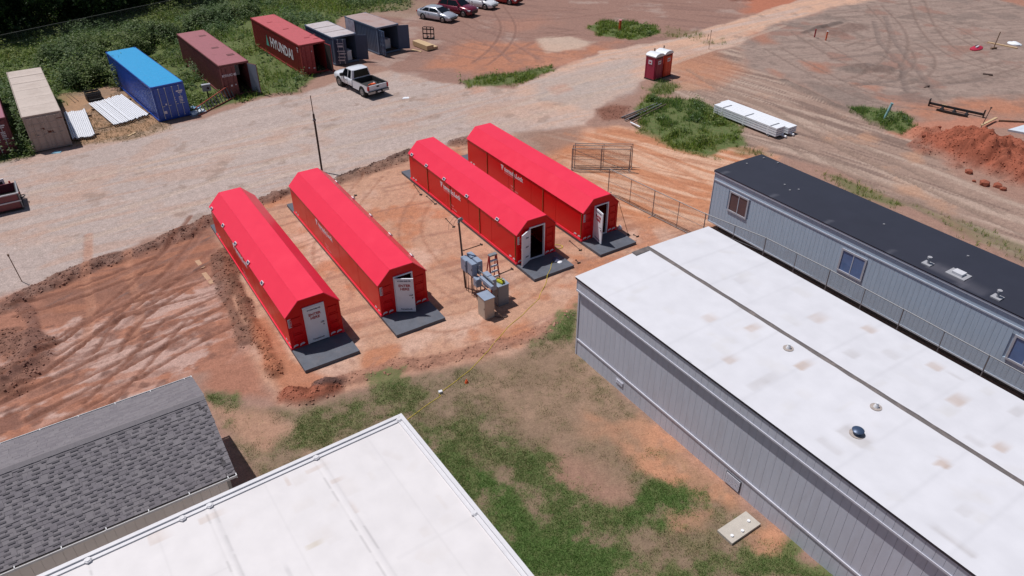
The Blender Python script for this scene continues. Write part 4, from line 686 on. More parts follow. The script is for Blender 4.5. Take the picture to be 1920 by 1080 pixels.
ob('roof_membrane', grid_roof('roof_membrane', .1, CL, -CWd, -.1, lambda a, b: 3.36 + .006 * (fbm(a, b, 3) - .5) + .012 * np.exp(-((b + 3.16) / .09) ** 2) + .012 * np.exp(-((b + 6.6) / .09) ** 2), np.array(lin(228, 223, 224, .8)), stc, roof_mat('white_membrane', None), .06, .03, seamC), CB)
PARM = mat('white_edge_metal', (226, 224, 228), .45, var=.04, k=.8, dirt=(180, 176, 176), dirt_amt=.25)
bx('parapet_edge', PARM, CB, -.02, CL, -.11, .02, 3.2, 3.46); bx('parapet_edge', PARM, CB, -.02, .11, -CWd, -.112, 3.2, 3.46); bx('inner_cant', PARM, CB, .112, .24, -CWd, -.24, 3.33, 3.405); bx('inner_cant', PARM, CB, .112, CL, -.235, -.112, 3.33, 3.405)
for (u, v) in ((.17, -.17), (.2, -3.17), (.2, -6.55), (.2, -9.9), (.22, -7.35), (4.98, -.17), (9.9, -.17)): MB().cyl((u, v, 3.38), (u, v, 3.43), .11, 6).cyl((u, v, 3.43), (u, v, 3.455), .08, 6).build('roof_anchor', PARM, CB)

# ------------------------------------------------------------------ shingled shed
D = thing('shingled_building', 'low building with grey asphalt shingle gable roof and white gutters', 'building', (*(-9.09, 16.87), 0), R(33.3 + 180))
# local x runs along the eave away from the right end, local y runs from near eave (0) back (-) to far eave
DL, DWd, DE, DR = 16., 5.72, 2.7, 3.9
hy = -DWd / 2; slope = math.atan2(DR - DE, DWd / 2); sl = (DWd / 2) / math.cos(slope)
DW = mat('taupe_siding', (234, 228, 224), .75, var=.06, scale=1, k=.92)
bx('core_wall', DW, D, .22, DL, -DWd + .35, -.37, -.05, DE - .03)
nbd = 54
_m = MB().box(.003, (DL - .3) / nbd - .003, -.365, -.33, -.04, DE - .06).mesh('siding_board', DW)
for j in range(nbd): ob('siding_board', _m, D, loc=(.3 + j * (DL - .3) / nbd, 0, 0))
bx('corner_trim', mat('pale_trim', (170, 168, 166), .7, k=.75), D, .2, .296, -.372, -.3, -.04, DE - .05)
MB().prism([(-DWd + .35, DE - .05), (-.37, DE - .05), (hy, DR - .2)], lambda u, v, w: (w, u, v), .22, .27).build('gable', DW, D)
rd = MB(); rd.prism([(.0, DE - .02), (hy, DR - .02), (-DWd, DE - .02), (-DWd, DE - .1), (hy, DR - .1), (0, DE - .1)], lambda u, v, w: (w, u, v), .03, DL); rdo = rd.build('roof_deck', mat('roof_felt', (66, 64, 68), .9, k=.7), D)
SHM = [mat('shingle_%d' % q, c, .9, var=.14, scale=9, bump=.35, k=.98, bscale=60) for q, c in enumerate(((117, 112, 116), (112, 107, 112), (108, 103, 108), (120, 115, 119)))]
SHD = mat('shingle_shadow_tone', (94, 90, 95), .9, var=.15, scale=9, k=.8)  # dark tone for the painted shadow lines of the shingle courses
exp_, rows = .145, int(sl / .145)
shm = {}
def sh_mesh(wq, q):
    if (wq, q) not in shm: shm[(wq, q)] = MB().box(0, wq, -.005, .165, 0, .012).mesh('shingle', SHM[q])
    return shm[(wq, q)]
rs = random.Random(8); cand = []
for r in range(rows + 1):
    x = .0 - rs.random() * .2
    while x < DL:
        wq = rs.choice((.16, .2, .25, .3, .34)); q = rs.choices((0, 1, 2, 3), (5, 4, 3, 2))[0]; cand.append((r, x, wq, q, rs.random() < .25)); x += wq + .004
def sh_matrix(r, x, raised, side):
    s = r * exp_; z0 = .016 + (.012 if raised else 0)
    if side == 0: y, z = -s * math.cos(slope), DE - .02 + s * math.sin(slope); rx = -(slope) + R(3.2) * 0
    else: y, z = -DWd + s * math.cos(slope), DE - .02 + s * math.sin(slope); rx = slope
    return y, z, z0, rx
import itertools
near = [c for c in cand if c[1] + c[2] < 11.5 and c[1] > -.02]
near.sort(key=lambda c: c[0] * .6 + abs(c[1] - 3.5)); pick = set(map(id, near[:300]))
jb = {q: MB() for q in range(4)}
for c in cand:
    r, x, wq, q, raised = c
    if x < -.02: x = 0.
    s = r * exp_; lift = .010 + (.011 if raised else 0.)
    # frame: ex along eave, ey up the slope (towards -y), ez normal
    ey = Vector((0, -math.cos(slope), math.sin(slope))); ez = Vector((0, math.sin(slope), math.cos(slope))); ex = ey.cross(ez)
    org = Vector((x, 0, DE - .02)) + ey * (s - .02) + ez * lift
    ey2 = (ey - ez * .06).normalized(); ez2 = ex.cross(ey2)
    M4 = Matrix.Translation(org + (Vector((0, 0, 0)))) @ Matrix((ex, ey2, ez2)).transposed().to_4x4()
    if ex.x < 0: M4 = Matrix.Translation(org + Vector((wq, 0, 0))) @ Matrix((ex, ey2, ez2)).transposed().to_4x4()
    if id(c) in pick and s + .165 < sl + .02: o_ = ob('shingle', sh_mesh(wq, q), D); o_.matrix_local = M4
    elif s + .1 < sl: jb[q].box(0, wq, -.005, .165, 0, .012, M4)
for r in range(rows + 1):
    x = -.02
    while x < DL:
        wq = rs.choice((.2, .25, .3, .34)); q = rs.choices((0, 1, 2, 3), (5, 4, 2, 3))[0]; s = r * exp_
        ey = Vector((0, math.cos(slope), math.sin(slope))); ez = Vector((0, -math.sin(slope), math.cos(slope))); ex = ey.cross(ez)
        if s + .1 < sl: jb[q].box(0, wq, -.005, .165, 0, .012, Matrix.Translation(Vector((x if ex.x > 0 else x + wq, -DWd, DE - .02)) + ey * (s - .02) + ez * (.010 + rs.choice((0, .008)))) @ Matrix((ex, (ey - ez * .06).normalized(), ez)).transposed().to_4x4())
        x += wq + .004
_sb = MB(); ey = Vector((0, -math.cos(slope), math.sin(slope))); ez = Vector((0, math.sin(slope), math.cos(slope))); ex = ey.cross(ez)  # thin dark strips draw the shingles' shadow bands in colour
for r in range(rows):
    x = rs.random() * .3
    while x < DL - .3:
        wq = rs.uniform(.1, .24); o0 = Vector((x if ex.x > 0 else x + wq, 0, DE - .02)) + ey * (r * exp_ + .07) + ez * .034
        _sb.box(0, wq, 0, .062, 0, .004, Matrix.Translation(o0) @ Matrix((ex, (ey - ez * .06).normalized(), ez)).transposed().to_4x4()); x += wq + rs.uniform(.1, .34)
_sb.build('shingle_shadow_band', SHD, D, kind='stuff')
for q in range(4): jb[q].build('shingle_field', SHM[q], D, kind='stuff')
rcm = MB(); nrc = 64
_r = MB().prism([(-.16, -.085), (0, -.018), (.16, -.085), (.16, -.073), (0, .0), (-.16, -.073)], lambda u, v, w: (w, u, v), 0, .26).mesh('ridge_shingle', SHM[0])
for j in range(nrc):
    if j * .25 > DL: break
    o_ = ob('ridge_shingle', _r, D, loc=(j * .25, hy, DR + .03 + (j % 2) * .004))
GUT = mat('white_gutter', (226, 226, 228), .45, k=.82)
for (y0, sg) in ((.0, 1), (-DWd, -1)):
    g = MB(); g.prism([(y0 + sg * .01, DE - .13), (y0 + sg * .11, DE - .13), (y0 + sg * .13, DE - .02), (y0 + sg * .11, DE - .02), (y0 + sg * .095, DE - .11), (y0 + sg * .01, DE - .11)], lambda u, v, w: (w, u, v), .02, DL); go = g.build('gutter', GUT, D)
    for j in range(12):
        u = .25 + j * 1.22; MB().box(u, u + .025, min(y0 - sg * .03, y0 + sg * .12), max(y0 - sg * .03, y0 + sg * .12), DE - .02, DE - .002).build('gutter_bracket', GUT, go)
    MB().box(-.01, .02, min(y0, y0 + sg * .13), max(y0, y0 + sg * .13), DE - .14, DE - .01).build('gutter_end', GUT, go)
bin_ = thing('blue_bin', 'blue lidded bin standing against the shingled building wall', 'bin', (*(-13.86, 14.72), 0), R(33.3))
BLU = mat('blue_plastic', (60, 90, 170), .5, k=.75)
MB().loft([[(-.3 * q, -.25 * q, z), (.3 * q, -.25 * q, z), (.3 * q, .25 * q, z), (-.3 * q, .25 * q, z)] for q, z in ((.8, -.02), (1, .98))]).build('bin_body', BLU, bin_); MB().loft([[(-.33 * q, -.28 * q, z), (.33 * q, -.28 * q, z), (.33 * q, .28 * q, z), (-.33 * q, .28 * q, z)] for q, z in ((1, .98), (1, 1.03), (.85, 1.1))]).build('lid', BLU, bin_)

# ------------------------------------------------------------------ shipping containers
def corr(mb, x, y0, y1, z0, z1, depth, side, pitch=.28):
    """corrugated sheet in a plane x = const, running along y; depth inwards."""
    n_ = max(2, int((y1 - y0) / pitch)); p = (y1 - y0) / n_; pts = []
    for j in range(n_): pts += [(y0 + j * p, 0), (y0 + (j + .28) * p, 0), (y0 + (j + .5) * p, depth), (y0 + (j + .78) * p, depth)]
    pts.append((y1, 0)); k = len(pts); vs = [(x - side * d, y, z) for z in (z0, z1) for y, d in pts] + [(x - side * (depth + .03), y, z) for z in (z0, z1) for y, d in pts]
    fs = [(i, i + 1, k + i + 1, k + i) for i in range(k - 1)] + [(2 * k + i, 3 * k + i, 3 * k + i + 1, 2 * k + i + 1) for i in range(k - 1)]
    mb.add(vs, fs)
def door_leaf(parent, hinge_x, sgn, deg, wdt, z0, z1, m, bars, name='door', marks=None, inner=None):
    """sgn=+1: leaf extends from the hinge towards +x. deg: opening angle outwards (towards -y)."""
    d = ob(name, MB().box(0, sgn * wdt, -.05, 0, z0, z1).mesh(name, m) if sgn > 0 else MB().box(-wdt, 0, -.05, 0, z0, z1).mesh(name, m), parent, loc=(hinge_x, -.01, 0)); d.rotation_euler = (0, 0, -sgn * R(deg))
    x0, x1 = (0, wdt) if sgn > 0 else (-wdt, 0)
    for q in range(4):
        zz = z0 + .2 + q * (z1 - z0 - .3) / 4; bx('pressed_rib', m, d, x0 + .06, x1 - .06, -.066, -.0505, zz, zz + .14)
    for q in (.3, .75): MB().cyl((sgn * wdt * q, -.09, z0 + .03), (sgn * wdt * q, -.09, z1 - .03), .022, 6).box(sgn * wdt * q - .04, sgn * wdt * q + .04, -.1, -.05, z1 - .1, z1 - .04).box(sgn * wdt * q - .04, sgn * wdt * q + .04, -.1, -.05, z0 + .04, z0 + .1).box(sgn * wdt * q - .02, sgn * wdt * q + .2, -.12, -.09, z0 + .95, z0 + .99).build('lock_bar', bars, d)
    if inner: bx('inner_lining', inner, d, x0 + .03, x1 - .03, .0005, .012, z0 + .05, z1 - .05)
    for (u, z, w_, h_, mm) in (marks or []): bx('marking', mm, d, x0 + u - w_ / 2, x0 + u + w_ / 2, -.069, -.0665, z, z + h_)
    return d
def container(key, name, label, m, rm, L=12.19, H=2.59, doors=(0, 0), roof='flat', bars=None, marks=(None, None), side_corr=True, inner=None, doormat=None):
    x, y, rz = CONT[key]; t = thing(name, label, 'container', (x, y, 0), rz, 'shipping containers along the gravel yard'); W_ = 1.219; bars = bars or m
    for sx in (-1, 1):
        mb = MB(); corr(mb, sx * (W_ - .015), .16, L - .16, .16, H - .12, .045, sx); mb.build('side_wall', m, t)
        bx('top_rail', m, t, sx * W_ - .03, sx * W_ + .012, .0, L, H - .12, H - .005); bx('bottom_rail', m, t, sx * W_ - .04, sx * W_ + .008, .0, L, .02, .16)
        for yy in (0, L - .16): bx('corner_post', m, t, sx * W_ - (.14 if sx > 0 else -.006), sx * W_ + (.006 if sx > 0 else .14), yy - .002, yy + .165, .0, H + .005)
    mb = MB(); n_ = int(L / .3); vs = []; fs = []
    for j in range(n_ + 1):
        for q, dz in ((0, 0), (.35, .0), (.5, -.02), (.85, -.02)):
            yy = min((j + q) * L / n_, L); vs += [(-W_ + .031, yy, H - .004 + dz), (W_ - .031, yy, H - .004 + dz)]
    for j in range(len(vs) // 2 - 1): fs.append((2 * j, 2 * j + 1, 2 * j + 3, 2 * j + 2))
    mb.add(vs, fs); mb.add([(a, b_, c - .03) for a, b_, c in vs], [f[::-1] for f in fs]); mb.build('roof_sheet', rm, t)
    bx('header', m, t, -W_ + .14, W_ - .14, 0, .1, H - .14, H + .002); bx('sill', m, t, -W_ + .14, W_ - .14, 0, .12, .02, .17); bx('floor', mat('ply_floor', (96, 74, 58), .9, k=.7), t, -W_ + .05, W_ - .05, .1, L - .08, .1, .17); bx('rear_wall', m, t, -W_ + .1, W_ - .1, L - .06, L - .01, .1, H - .03)
    dw = W_ - .145
    for sgn, hx, dg, mk in ((1, -W_ + .142, doors[0], marks[0]), (-1, W_ - .142, doors[1], marks[1])): door_leaf(t, hx, sgn, dg, dw, .175, H - .145, doormat or m, bars, marks=mk, inner=inner if dg > 20 else None)
    return t
def ctext(parent, s, size, m, org, xa, ya, bold=.0, nm='lettering'): return place(nm, text_mesh('lettering', s, size, m, bold, .004), parent, org, xa, ya)
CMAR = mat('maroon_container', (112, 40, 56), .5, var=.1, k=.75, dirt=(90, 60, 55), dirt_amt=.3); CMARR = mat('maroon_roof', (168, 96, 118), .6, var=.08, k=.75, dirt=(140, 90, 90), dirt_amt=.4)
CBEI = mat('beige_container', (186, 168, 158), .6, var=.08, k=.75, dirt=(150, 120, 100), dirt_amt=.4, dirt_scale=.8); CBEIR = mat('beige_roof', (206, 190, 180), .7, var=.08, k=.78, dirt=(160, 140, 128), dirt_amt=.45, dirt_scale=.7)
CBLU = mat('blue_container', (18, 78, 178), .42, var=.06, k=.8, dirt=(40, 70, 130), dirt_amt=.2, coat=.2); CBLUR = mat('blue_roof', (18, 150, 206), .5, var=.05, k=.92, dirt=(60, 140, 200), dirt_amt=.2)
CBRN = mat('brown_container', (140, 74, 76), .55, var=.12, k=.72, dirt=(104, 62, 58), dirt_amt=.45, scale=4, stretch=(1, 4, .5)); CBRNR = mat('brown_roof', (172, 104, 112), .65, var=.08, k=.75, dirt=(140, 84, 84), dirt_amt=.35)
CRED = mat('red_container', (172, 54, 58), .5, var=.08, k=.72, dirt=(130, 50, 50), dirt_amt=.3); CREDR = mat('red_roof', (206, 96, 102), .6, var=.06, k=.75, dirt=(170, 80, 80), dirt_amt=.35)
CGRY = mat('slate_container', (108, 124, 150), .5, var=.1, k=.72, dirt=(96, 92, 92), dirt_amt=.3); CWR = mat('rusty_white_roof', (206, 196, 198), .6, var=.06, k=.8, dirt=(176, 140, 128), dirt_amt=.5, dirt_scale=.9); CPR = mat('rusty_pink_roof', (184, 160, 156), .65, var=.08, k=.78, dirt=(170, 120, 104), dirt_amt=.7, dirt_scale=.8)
BARW = mat('white_bar', (200, 204, 214), .5, .2, k=.75)
mk = lambda *a: [(u, z, w_, h_, LETW) for u, z, w_, h_ in a]
numbers = mk((.75, 2.05, .5, .09), (.78, 1.93, .3, .07), (.75, 1.6, .28, .06), (.75, 1.5, .28, .05), (.75, 1.36, .28, .06), (.75, 1.26, .26, .05), (.75, 1.12, .28, .06), (.3, 1.62, .1, .05), (.3, 1.45, .08, .05), (.32, 1.28, .1, .05))
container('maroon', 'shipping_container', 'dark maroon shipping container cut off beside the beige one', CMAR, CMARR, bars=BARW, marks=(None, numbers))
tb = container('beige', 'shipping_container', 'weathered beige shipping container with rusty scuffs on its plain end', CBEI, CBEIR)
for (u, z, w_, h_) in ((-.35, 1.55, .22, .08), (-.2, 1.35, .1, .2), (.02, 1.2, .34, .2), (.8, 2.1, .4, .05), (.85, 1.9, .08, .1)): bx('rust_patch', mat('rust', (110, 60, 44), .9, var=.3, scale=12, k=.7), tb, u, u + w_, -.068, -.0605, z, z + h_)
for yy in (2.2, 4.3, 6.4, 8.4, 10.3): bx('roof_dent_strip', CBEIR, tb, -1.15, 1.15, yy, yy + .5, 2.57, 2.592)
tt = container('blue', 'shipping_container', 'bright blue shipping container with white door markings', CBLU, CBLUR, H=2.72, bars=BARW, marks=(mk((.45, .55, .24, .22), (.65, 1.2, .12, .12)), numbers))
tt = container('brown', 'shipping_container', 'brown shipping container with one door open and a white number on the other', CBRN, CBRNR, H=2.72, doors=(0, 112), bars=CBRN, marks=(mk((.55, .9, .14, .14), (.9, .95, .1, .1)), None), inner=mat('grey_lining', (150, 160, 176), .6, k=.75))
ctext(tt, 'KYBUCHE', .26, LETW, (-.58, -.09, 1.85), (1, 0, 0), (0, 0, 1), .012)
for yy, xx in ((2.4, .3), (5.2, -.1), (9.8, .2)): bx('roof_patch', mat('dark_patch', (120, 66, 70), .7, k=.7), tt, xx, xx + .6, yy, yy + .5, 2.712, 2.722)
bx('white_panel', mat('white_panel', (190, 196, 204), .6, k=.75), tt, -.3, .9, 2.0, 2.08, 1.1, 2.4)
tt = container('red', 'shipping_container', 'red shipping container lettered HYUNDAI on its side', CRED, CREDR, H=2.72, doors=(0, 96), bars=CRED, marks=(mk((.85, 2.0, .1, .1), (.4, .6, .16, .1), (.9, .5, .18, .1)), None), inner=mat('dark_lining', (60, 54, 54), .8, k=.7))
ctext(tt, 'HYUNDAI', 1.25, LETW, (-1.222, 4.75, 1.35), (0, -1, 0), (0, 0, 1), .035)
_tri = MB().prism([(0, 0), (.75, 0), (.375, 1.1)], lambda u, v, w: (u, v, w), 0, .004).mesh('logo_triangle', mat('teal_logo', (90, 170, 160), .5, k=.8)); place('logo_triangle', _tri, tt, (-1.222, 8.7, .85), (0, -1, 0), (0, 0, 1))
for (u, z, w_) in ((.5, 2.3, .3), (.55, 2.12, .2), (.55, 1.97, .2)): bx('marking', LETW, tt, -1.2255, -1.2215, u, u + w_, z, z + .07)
for yy, xx in ((1.2, .6), (2.0, .1), (2.6, .9), (6.0, -.3), (9.3, -.6)): bx('roof_dark_strip', CRED, tt, xx, xx + .55, yy, yy + .12, 2.71, 2.722)  # thin strips in the darker side-wall red laid on the roof
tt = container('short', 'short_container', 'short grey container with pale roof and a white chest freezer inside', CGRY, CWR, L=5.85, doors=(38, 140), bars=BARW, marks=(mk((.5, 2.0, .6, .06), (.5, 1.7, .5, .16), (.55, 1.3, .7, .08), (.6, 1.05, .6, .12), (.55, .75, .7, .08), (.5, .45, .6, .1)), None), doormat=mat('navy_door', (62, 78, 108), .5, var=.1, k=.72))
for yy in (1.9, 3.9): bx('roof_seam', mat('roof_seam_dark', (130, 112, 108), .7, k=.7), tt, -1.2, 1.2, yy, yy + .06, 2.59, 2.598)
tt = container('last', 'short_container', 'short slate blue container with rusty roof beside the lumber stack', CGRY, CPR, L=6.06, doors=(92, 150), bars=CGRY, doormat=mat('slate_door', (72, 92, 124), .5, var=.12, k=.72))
bx('banner', mat('banner_print', (190, 186, 204), .6, var=.3, scale=2.2, k=.78, dirt=(150, 60, 80), dirt_amt=.5, dirt_scale=1.6), tt, -1.262, -1.235, 4.2, 5.9, .9, 2.45)
def local(key, u, v): x, y, rz = CONT[key]; return (x + math.cos(rz) * u - math.sin(rz) * v, y + math.sin(rz) * u + math.cos(rz) * v)
def freezer(key, u, v, label, sc=1.):
    f = thing('chest_freezer', label, 'freezer', (*local(key, u, v), .17), CONT[key][2]); bx('freezer_body', WHITE, f, -.45 * sc, .45 * sc, -.35, .35, 0, .82); bx('lid', DOORW, f, -.46 * sc, .46 * sc, -.37, .36, .825, .9); bx('handle', GALV, f, -.1, .1, -.39, -.371, .84, .88)
freezer('short', .2, .6, 'white chest freezer just inside the open pale roofed container'); freezer('last', .35, 1.3, 'white chest freezer inside the rusty roofed container', .8)
def shelf(key, label):
    f = thing('storage_shelf', label, 'shelf', (*local(key, .0, 3.2), .17), CONT[key][2])
    for z in (.5, 1.1, 1.7): bx('shelf_board', PALEW, f, -.9, 1., 0, .5, z, z + .03)
    for u in (-.9, .05, .97): bx('upright', WOODT, f, u, u + .04, -.02, .0, .0, 2.1)
    for q in range(9): bx('stored_box', mat('carton_%d' % (q % 3), ((150, 120, 90), (120, 110, 110), (90, 100, 120))[q % 3], .8, k=.7), f, -.85 + .2 * q, -.7 + .2 * q, .05, .4, (.53, 1.13, 1.73)[q % 3], (.53, 1.13, 1.73)[q % 3] + .15 + .04 * (q % 4))
shelf('short', 'loaded timber shelf behind the white chest freezer in the pale roofed container'); shelf('last', 'loaded timber shelf at the back of the rusty roofed container')
# ------------------------------------------------------------------ vehicles
TYRE = mat('tyre_rubber', (34, 33, 34), .85, k=.7); RIM = mat('alloy_rim', (168, 168, 172), .35, .7, k=.75); HLITE = mat('headlamp_glass', (220, 226, 234), .1, k=.8); TLITE = mat('tail_lamp', (196, 30, 36), .2, k=.8); PLATE = mat('number_plate', (226, 226, 230), .5, k=.8)
def wheel(parent, x, side, y, r=.33, w=.22):
    yo = side * y; t_ = MB().cyl((x, yo - side * w, r), (x, yo, r), r, 22).build('wheel', TYRE, parent, True)
    m = MB(); m.cyl((x, yo - side * .01, r), (x, yo + side * .012, r), r * .66, 18, r * .6)
    m.build('rim', RIM, t_, True)
    for q in range(5):
        a = q * 2 * math.pi / 5; c = (x + math.cos(a) * r * .36, r + math.sin(a) * r * .36); MB().cyl((c[0], yo + side * .0125, c[1]), (c[0], yo + side * .0155, c[1]), r * .11, 8).build('rim_hole', TYRE, t_)
def ring_body(x, hw, zb, zs, zt, cr=.05):
    """one body section: sill, flank, shoulder, deck."""
    h = [(hw * .84, zb), (hw * .97, zb + .10), (hw, zb + .28), (hw * .985, zs - .06), (hw * .93, zs), (hw * .80, zt), (hw * .4, zt + cr)]
    return [(x, -a, z) for a, z in h] + [(x, a, z) for a, z in h[::-1]]
def greenhouse(parent, paint_, xs, hw, zb, zt, nm='cabin'):
    """xs = (rear base, rear top, front top, front base)."""
    (a, b_, c, d), (h0, h1) = xs, hw; zm = zt - .07
    def rg(x0, x1, h, z, r=.12):
        return [(x0 + r, -h, z), (x1 - r, -h, z), (x1, -h + r * 1.3, z), (x1, h - r * 1.3, z), (x1 - r, h, z), (x0 + r, h, z), (x0, h - r * 1.3, z), (x0, -h + r * 1.3, z)]
    g = MB().loft([rg(a, d, h0, zb - .04), rg(a + (b_ - a) * .02, d - (d - c) * .02, h0, zb), rg(b_ - .03, c + .04, h1 + .03, zm), rg(b_ + .12, c - .1, h1 - .08, zt, .16)]); return g.build(nm, paint_, parent, True)
def glass_quad(parent, pts, name='window', off=.012):
    P = [Vector(p) for p in pts]; nn = (P[1] - P[0]).cross(P[3] - P[0]).normalized(); cen = sum(P, Vector()) / 4; outw = Vector((cen.x * .15, cen.y, .5)); nn = nn if nn.dot(outw) > 0 else -nn
    MB().add([p + nn * off for p in P] + [p - nn * .02 for p in P], [(0, 1, 2, 3), (4, 7, 6, 5), (0, 4, 5, 1), (1, 5, 6, 2), (2, 6, 7, 3), (3, 7, 4, 0)]).build(name, GLASS, parent)
def car(name, label, loc, rz, paint_, L=4.75, W=1.82, H=1.46, wb=2.75, deck=(.98, .96, .90, .66), cab=(-2.0, -1.25, .35, 1.25), zb=.2, r=.33, suv=False):
    t = thing(name, label, 'car', (loc[0], loc[1], 0), rz); h = W / 2; l2 = L / 2; dk = deck
    S = [(-l2, .70 * h, zb + .18, dk[0] - .2, dk[0] - .14), (-l2 + .08, .86 * h, zb + .08, dk[0] - .08, dk[0] - .02), (-l2 + .35, .97 * h, zb, dk[0] - .05, dk[0] + .01), (cab[0] + .3, h, zb, dk[0] - .05, dk[0]), (0, h, zb, dk[1] - .05, dk[1]), (cab[3] - .1, h, zb, dk[2] + .0, dk[2] + .06), (l2 - .75, .985 * h, zb, dk[2] - .09, dk[2] - .03), (l2 - .32, .93 * h, zb + .02, dk[3] + .02, dk[3] + .11), (l2 - .08, .82 * h, zb + .06, dk[3] - .12, dk[3] - .04), (l2, .68 * h, zb + .14, dk[3] - .24, dk[3] - .17)]
    MB().loft([ring_body(*s) for s in S]).build('body', paint_, t, True)
    zb2 = dk[1] - .01; a, b_, c, d = cab; h0, h1 = h * .90, h * .70; gh = greenhouse(t, paint_, cab, (h0, h1), zb2, H); zt = H - .09
    f = lambda u, z0, z1, q: None
    glass_quad(t, [(d - .03, -h0 * .84, zb2 + .04), (d - .03, h0 * .84, zb2 + .04), (c + .08, h1 * .9, zt), (c + .08, -h1 * .9, zt)], 'windscreen', .02)
    glass_quad(t, [(a + .03, -h0 * .82, zb2 + .06), (a + .03, h0 * .82, zb2 + .06), (b_ - .06, h1 * .88, zt), (b_ - .06, -h1 * .88, zt)], 'rear_window', .02)
    def sp(x, z, s):
        tq = (z - zb2) / (zt + .02 - zb2); return (x, s * (h0 + (h1 + .03 - h0) * tq), z)
    mid = (b_ + c) / 2 - .1; zl, zh = zb2 + .06, zt - .03
    for s in (-1, 1):
        glass_quad(t, [sp(mid + .05, zl, s), sp(d - .35, zl, s), sp(c - .0, zh, s), sp(mid + .05, zh, s)], 'side_window'); glass_quad(t, [sp(a + (.45 if not suv else .3), zl, s), sp(mid - .05, zl, s), sp(mid - .05, zh, s), sp(b_ + .2, zh, s)], 'side_window')
        MB().box(d - .45, d - .25, s * (h + .02) - .09, s * (h + .02) + .09, zb2 + .0, zb2 + .13).build('mirror', paint_, t)
        MB().box(mid - .12, mid + .06, s * h - .02, s * h + .02, zb2 - .16, zb2 - .13).build('door_handle', paint_, t); MB().box(c - 1.3, c - 1.285, s * (h - .004) - .006, s * (h - .004) + .006, zb + .2, zb2 - .04).build('door_seam', TYRE, t)
        MB().prism([(l2 - .42, dk[3] - .1), (l2 - .1, dk[3] - .17), (l2 - .08, dk[3] - .05), (l2 - .5, dk[3] + .04)], lambda u, v, w: (u, w, v), s * h * .66, s * h * .925).build('headlight', HLITE, t); bx('tail_light', TLITE, t, -l2 - .0, -l2 + .14, min(s * h * .5, s * h * .9), max(s * h * .5, s * h * .9), dk[0] - .22, dk[0] - .08)
        for wx in (-wb / 2 - .02, wb / 2 + .02):
            MB().cyl((wx, s * (h - .12), r), (wx, s * (h + .004), r), r + .055, 24).build('wheel_arch', TYRE, t); wheel(t, wx, s, h + .012, r)
    bx('grille', BLACKM, t, l2 - .1, l2 + .015, -h * .5, h * .5, zb + .12, dk[3] - .22); bx('number_plate', PLATE, t, -l2 - .02, -l2 + .1, -.26, .26, zb + .42, zb + .54)
    return t
SILV = mat('silver_paint', (196, 200, 212), .28, .35, .03, 2., k=.8, coat=.6); WCAR = mat('white_car_paint', (230, 232, 238), .3, 0, .02, 2., k=.85, coat=.6); MARC = mat('maroon_car_paint', (128, 24, 52), .28, .2, .03, k=.75, coat=.6); REDC = mat('red_car_paint', (168, 24, 40), .3, .1, .03, k=.75, coat=.6)
ca = R(-33.6)
def car_at(fl, wb, W): # centre from the left front wheel position on the ground
    e = Vector((math.cos(ca), math.sin(ca))); q = Vector((-e.y, e.x)); c = Vector(fl) - e * wb / 2 + q * (-W / 2) * -1; return (c.x, c.y)
car('parked_sedan', 'silver sedan parked at the end of the row near the lumber', car_at((-7.6, 84.78), 2.75, 1.82), ca, SILV)
car('parked_suv', 'maroon sport utility vehicle parked between silver and white sedans', car_at((-5.43, 87.18), 2.8, 1.9), ca, MARC, 4.75, 1.92, 1.74, 2.8, (1.12, 1.08, 1.06, .86), (-2.3, -1.85, .3, 1.15), .26, .37, True)
car('parked_sedan', 'white sedan parked between the maroon and the red car', car_at((-3.06, 90.63), 2.7, 1.76), ca, WCAR, 4.55, 1.76, 1.43, 2.68, cab=(-1.9, -1.2, .4, 1.35))
car('parked_sedan', 'dark red sedan at the edge of view beyond the white one', car_at((-.2, 92.95), 2.75, 1.82), ca, REDC)
# pickup truck, nose away from the camera
TW = mat('white_truck_paint', (226, 228, 236), .3, 0, .03, 2., k=.85, coat=.5, dirt=(186, 150, 130), dirt_amt=.25, dirt_scale=.9)
ta = R(180 - 49.1); e = Vector((math.cos(ta), math.sin(ta))); q = Vector((-e.y, e.x)); cT = Vector((-12.48, 60.76)) + e * 1.88 - q * .98
t = thing('pickup_truck', 'dusty white extended cab pickup truck with black open bed', 'pickup truck', (cT.x, cT.y, 0), ta)
h = 1.0; zb = .42
S = [(-.32, h, zb, 1.08, 1.12), (.4, h, zb, 1.08, 1.12), (1.35, h, zb, 1.1, 1.16), (1.6, h, zb, 1.1, 1.17), (2.3, .99 * h, zb, 1.08, 1.15), (2.7, .95 * h, zb + .04, 1.0, 1.08), (2.9, .86 * h, zb + .1, .84, .92)]
MB().loft([ring_body(*s) for s in S]).build('body', TW, t, True)
greenhouse(t, TW, (-.42, -.28, .85, 1.55), (h * .93, h * .74), 1.08, 1.86)
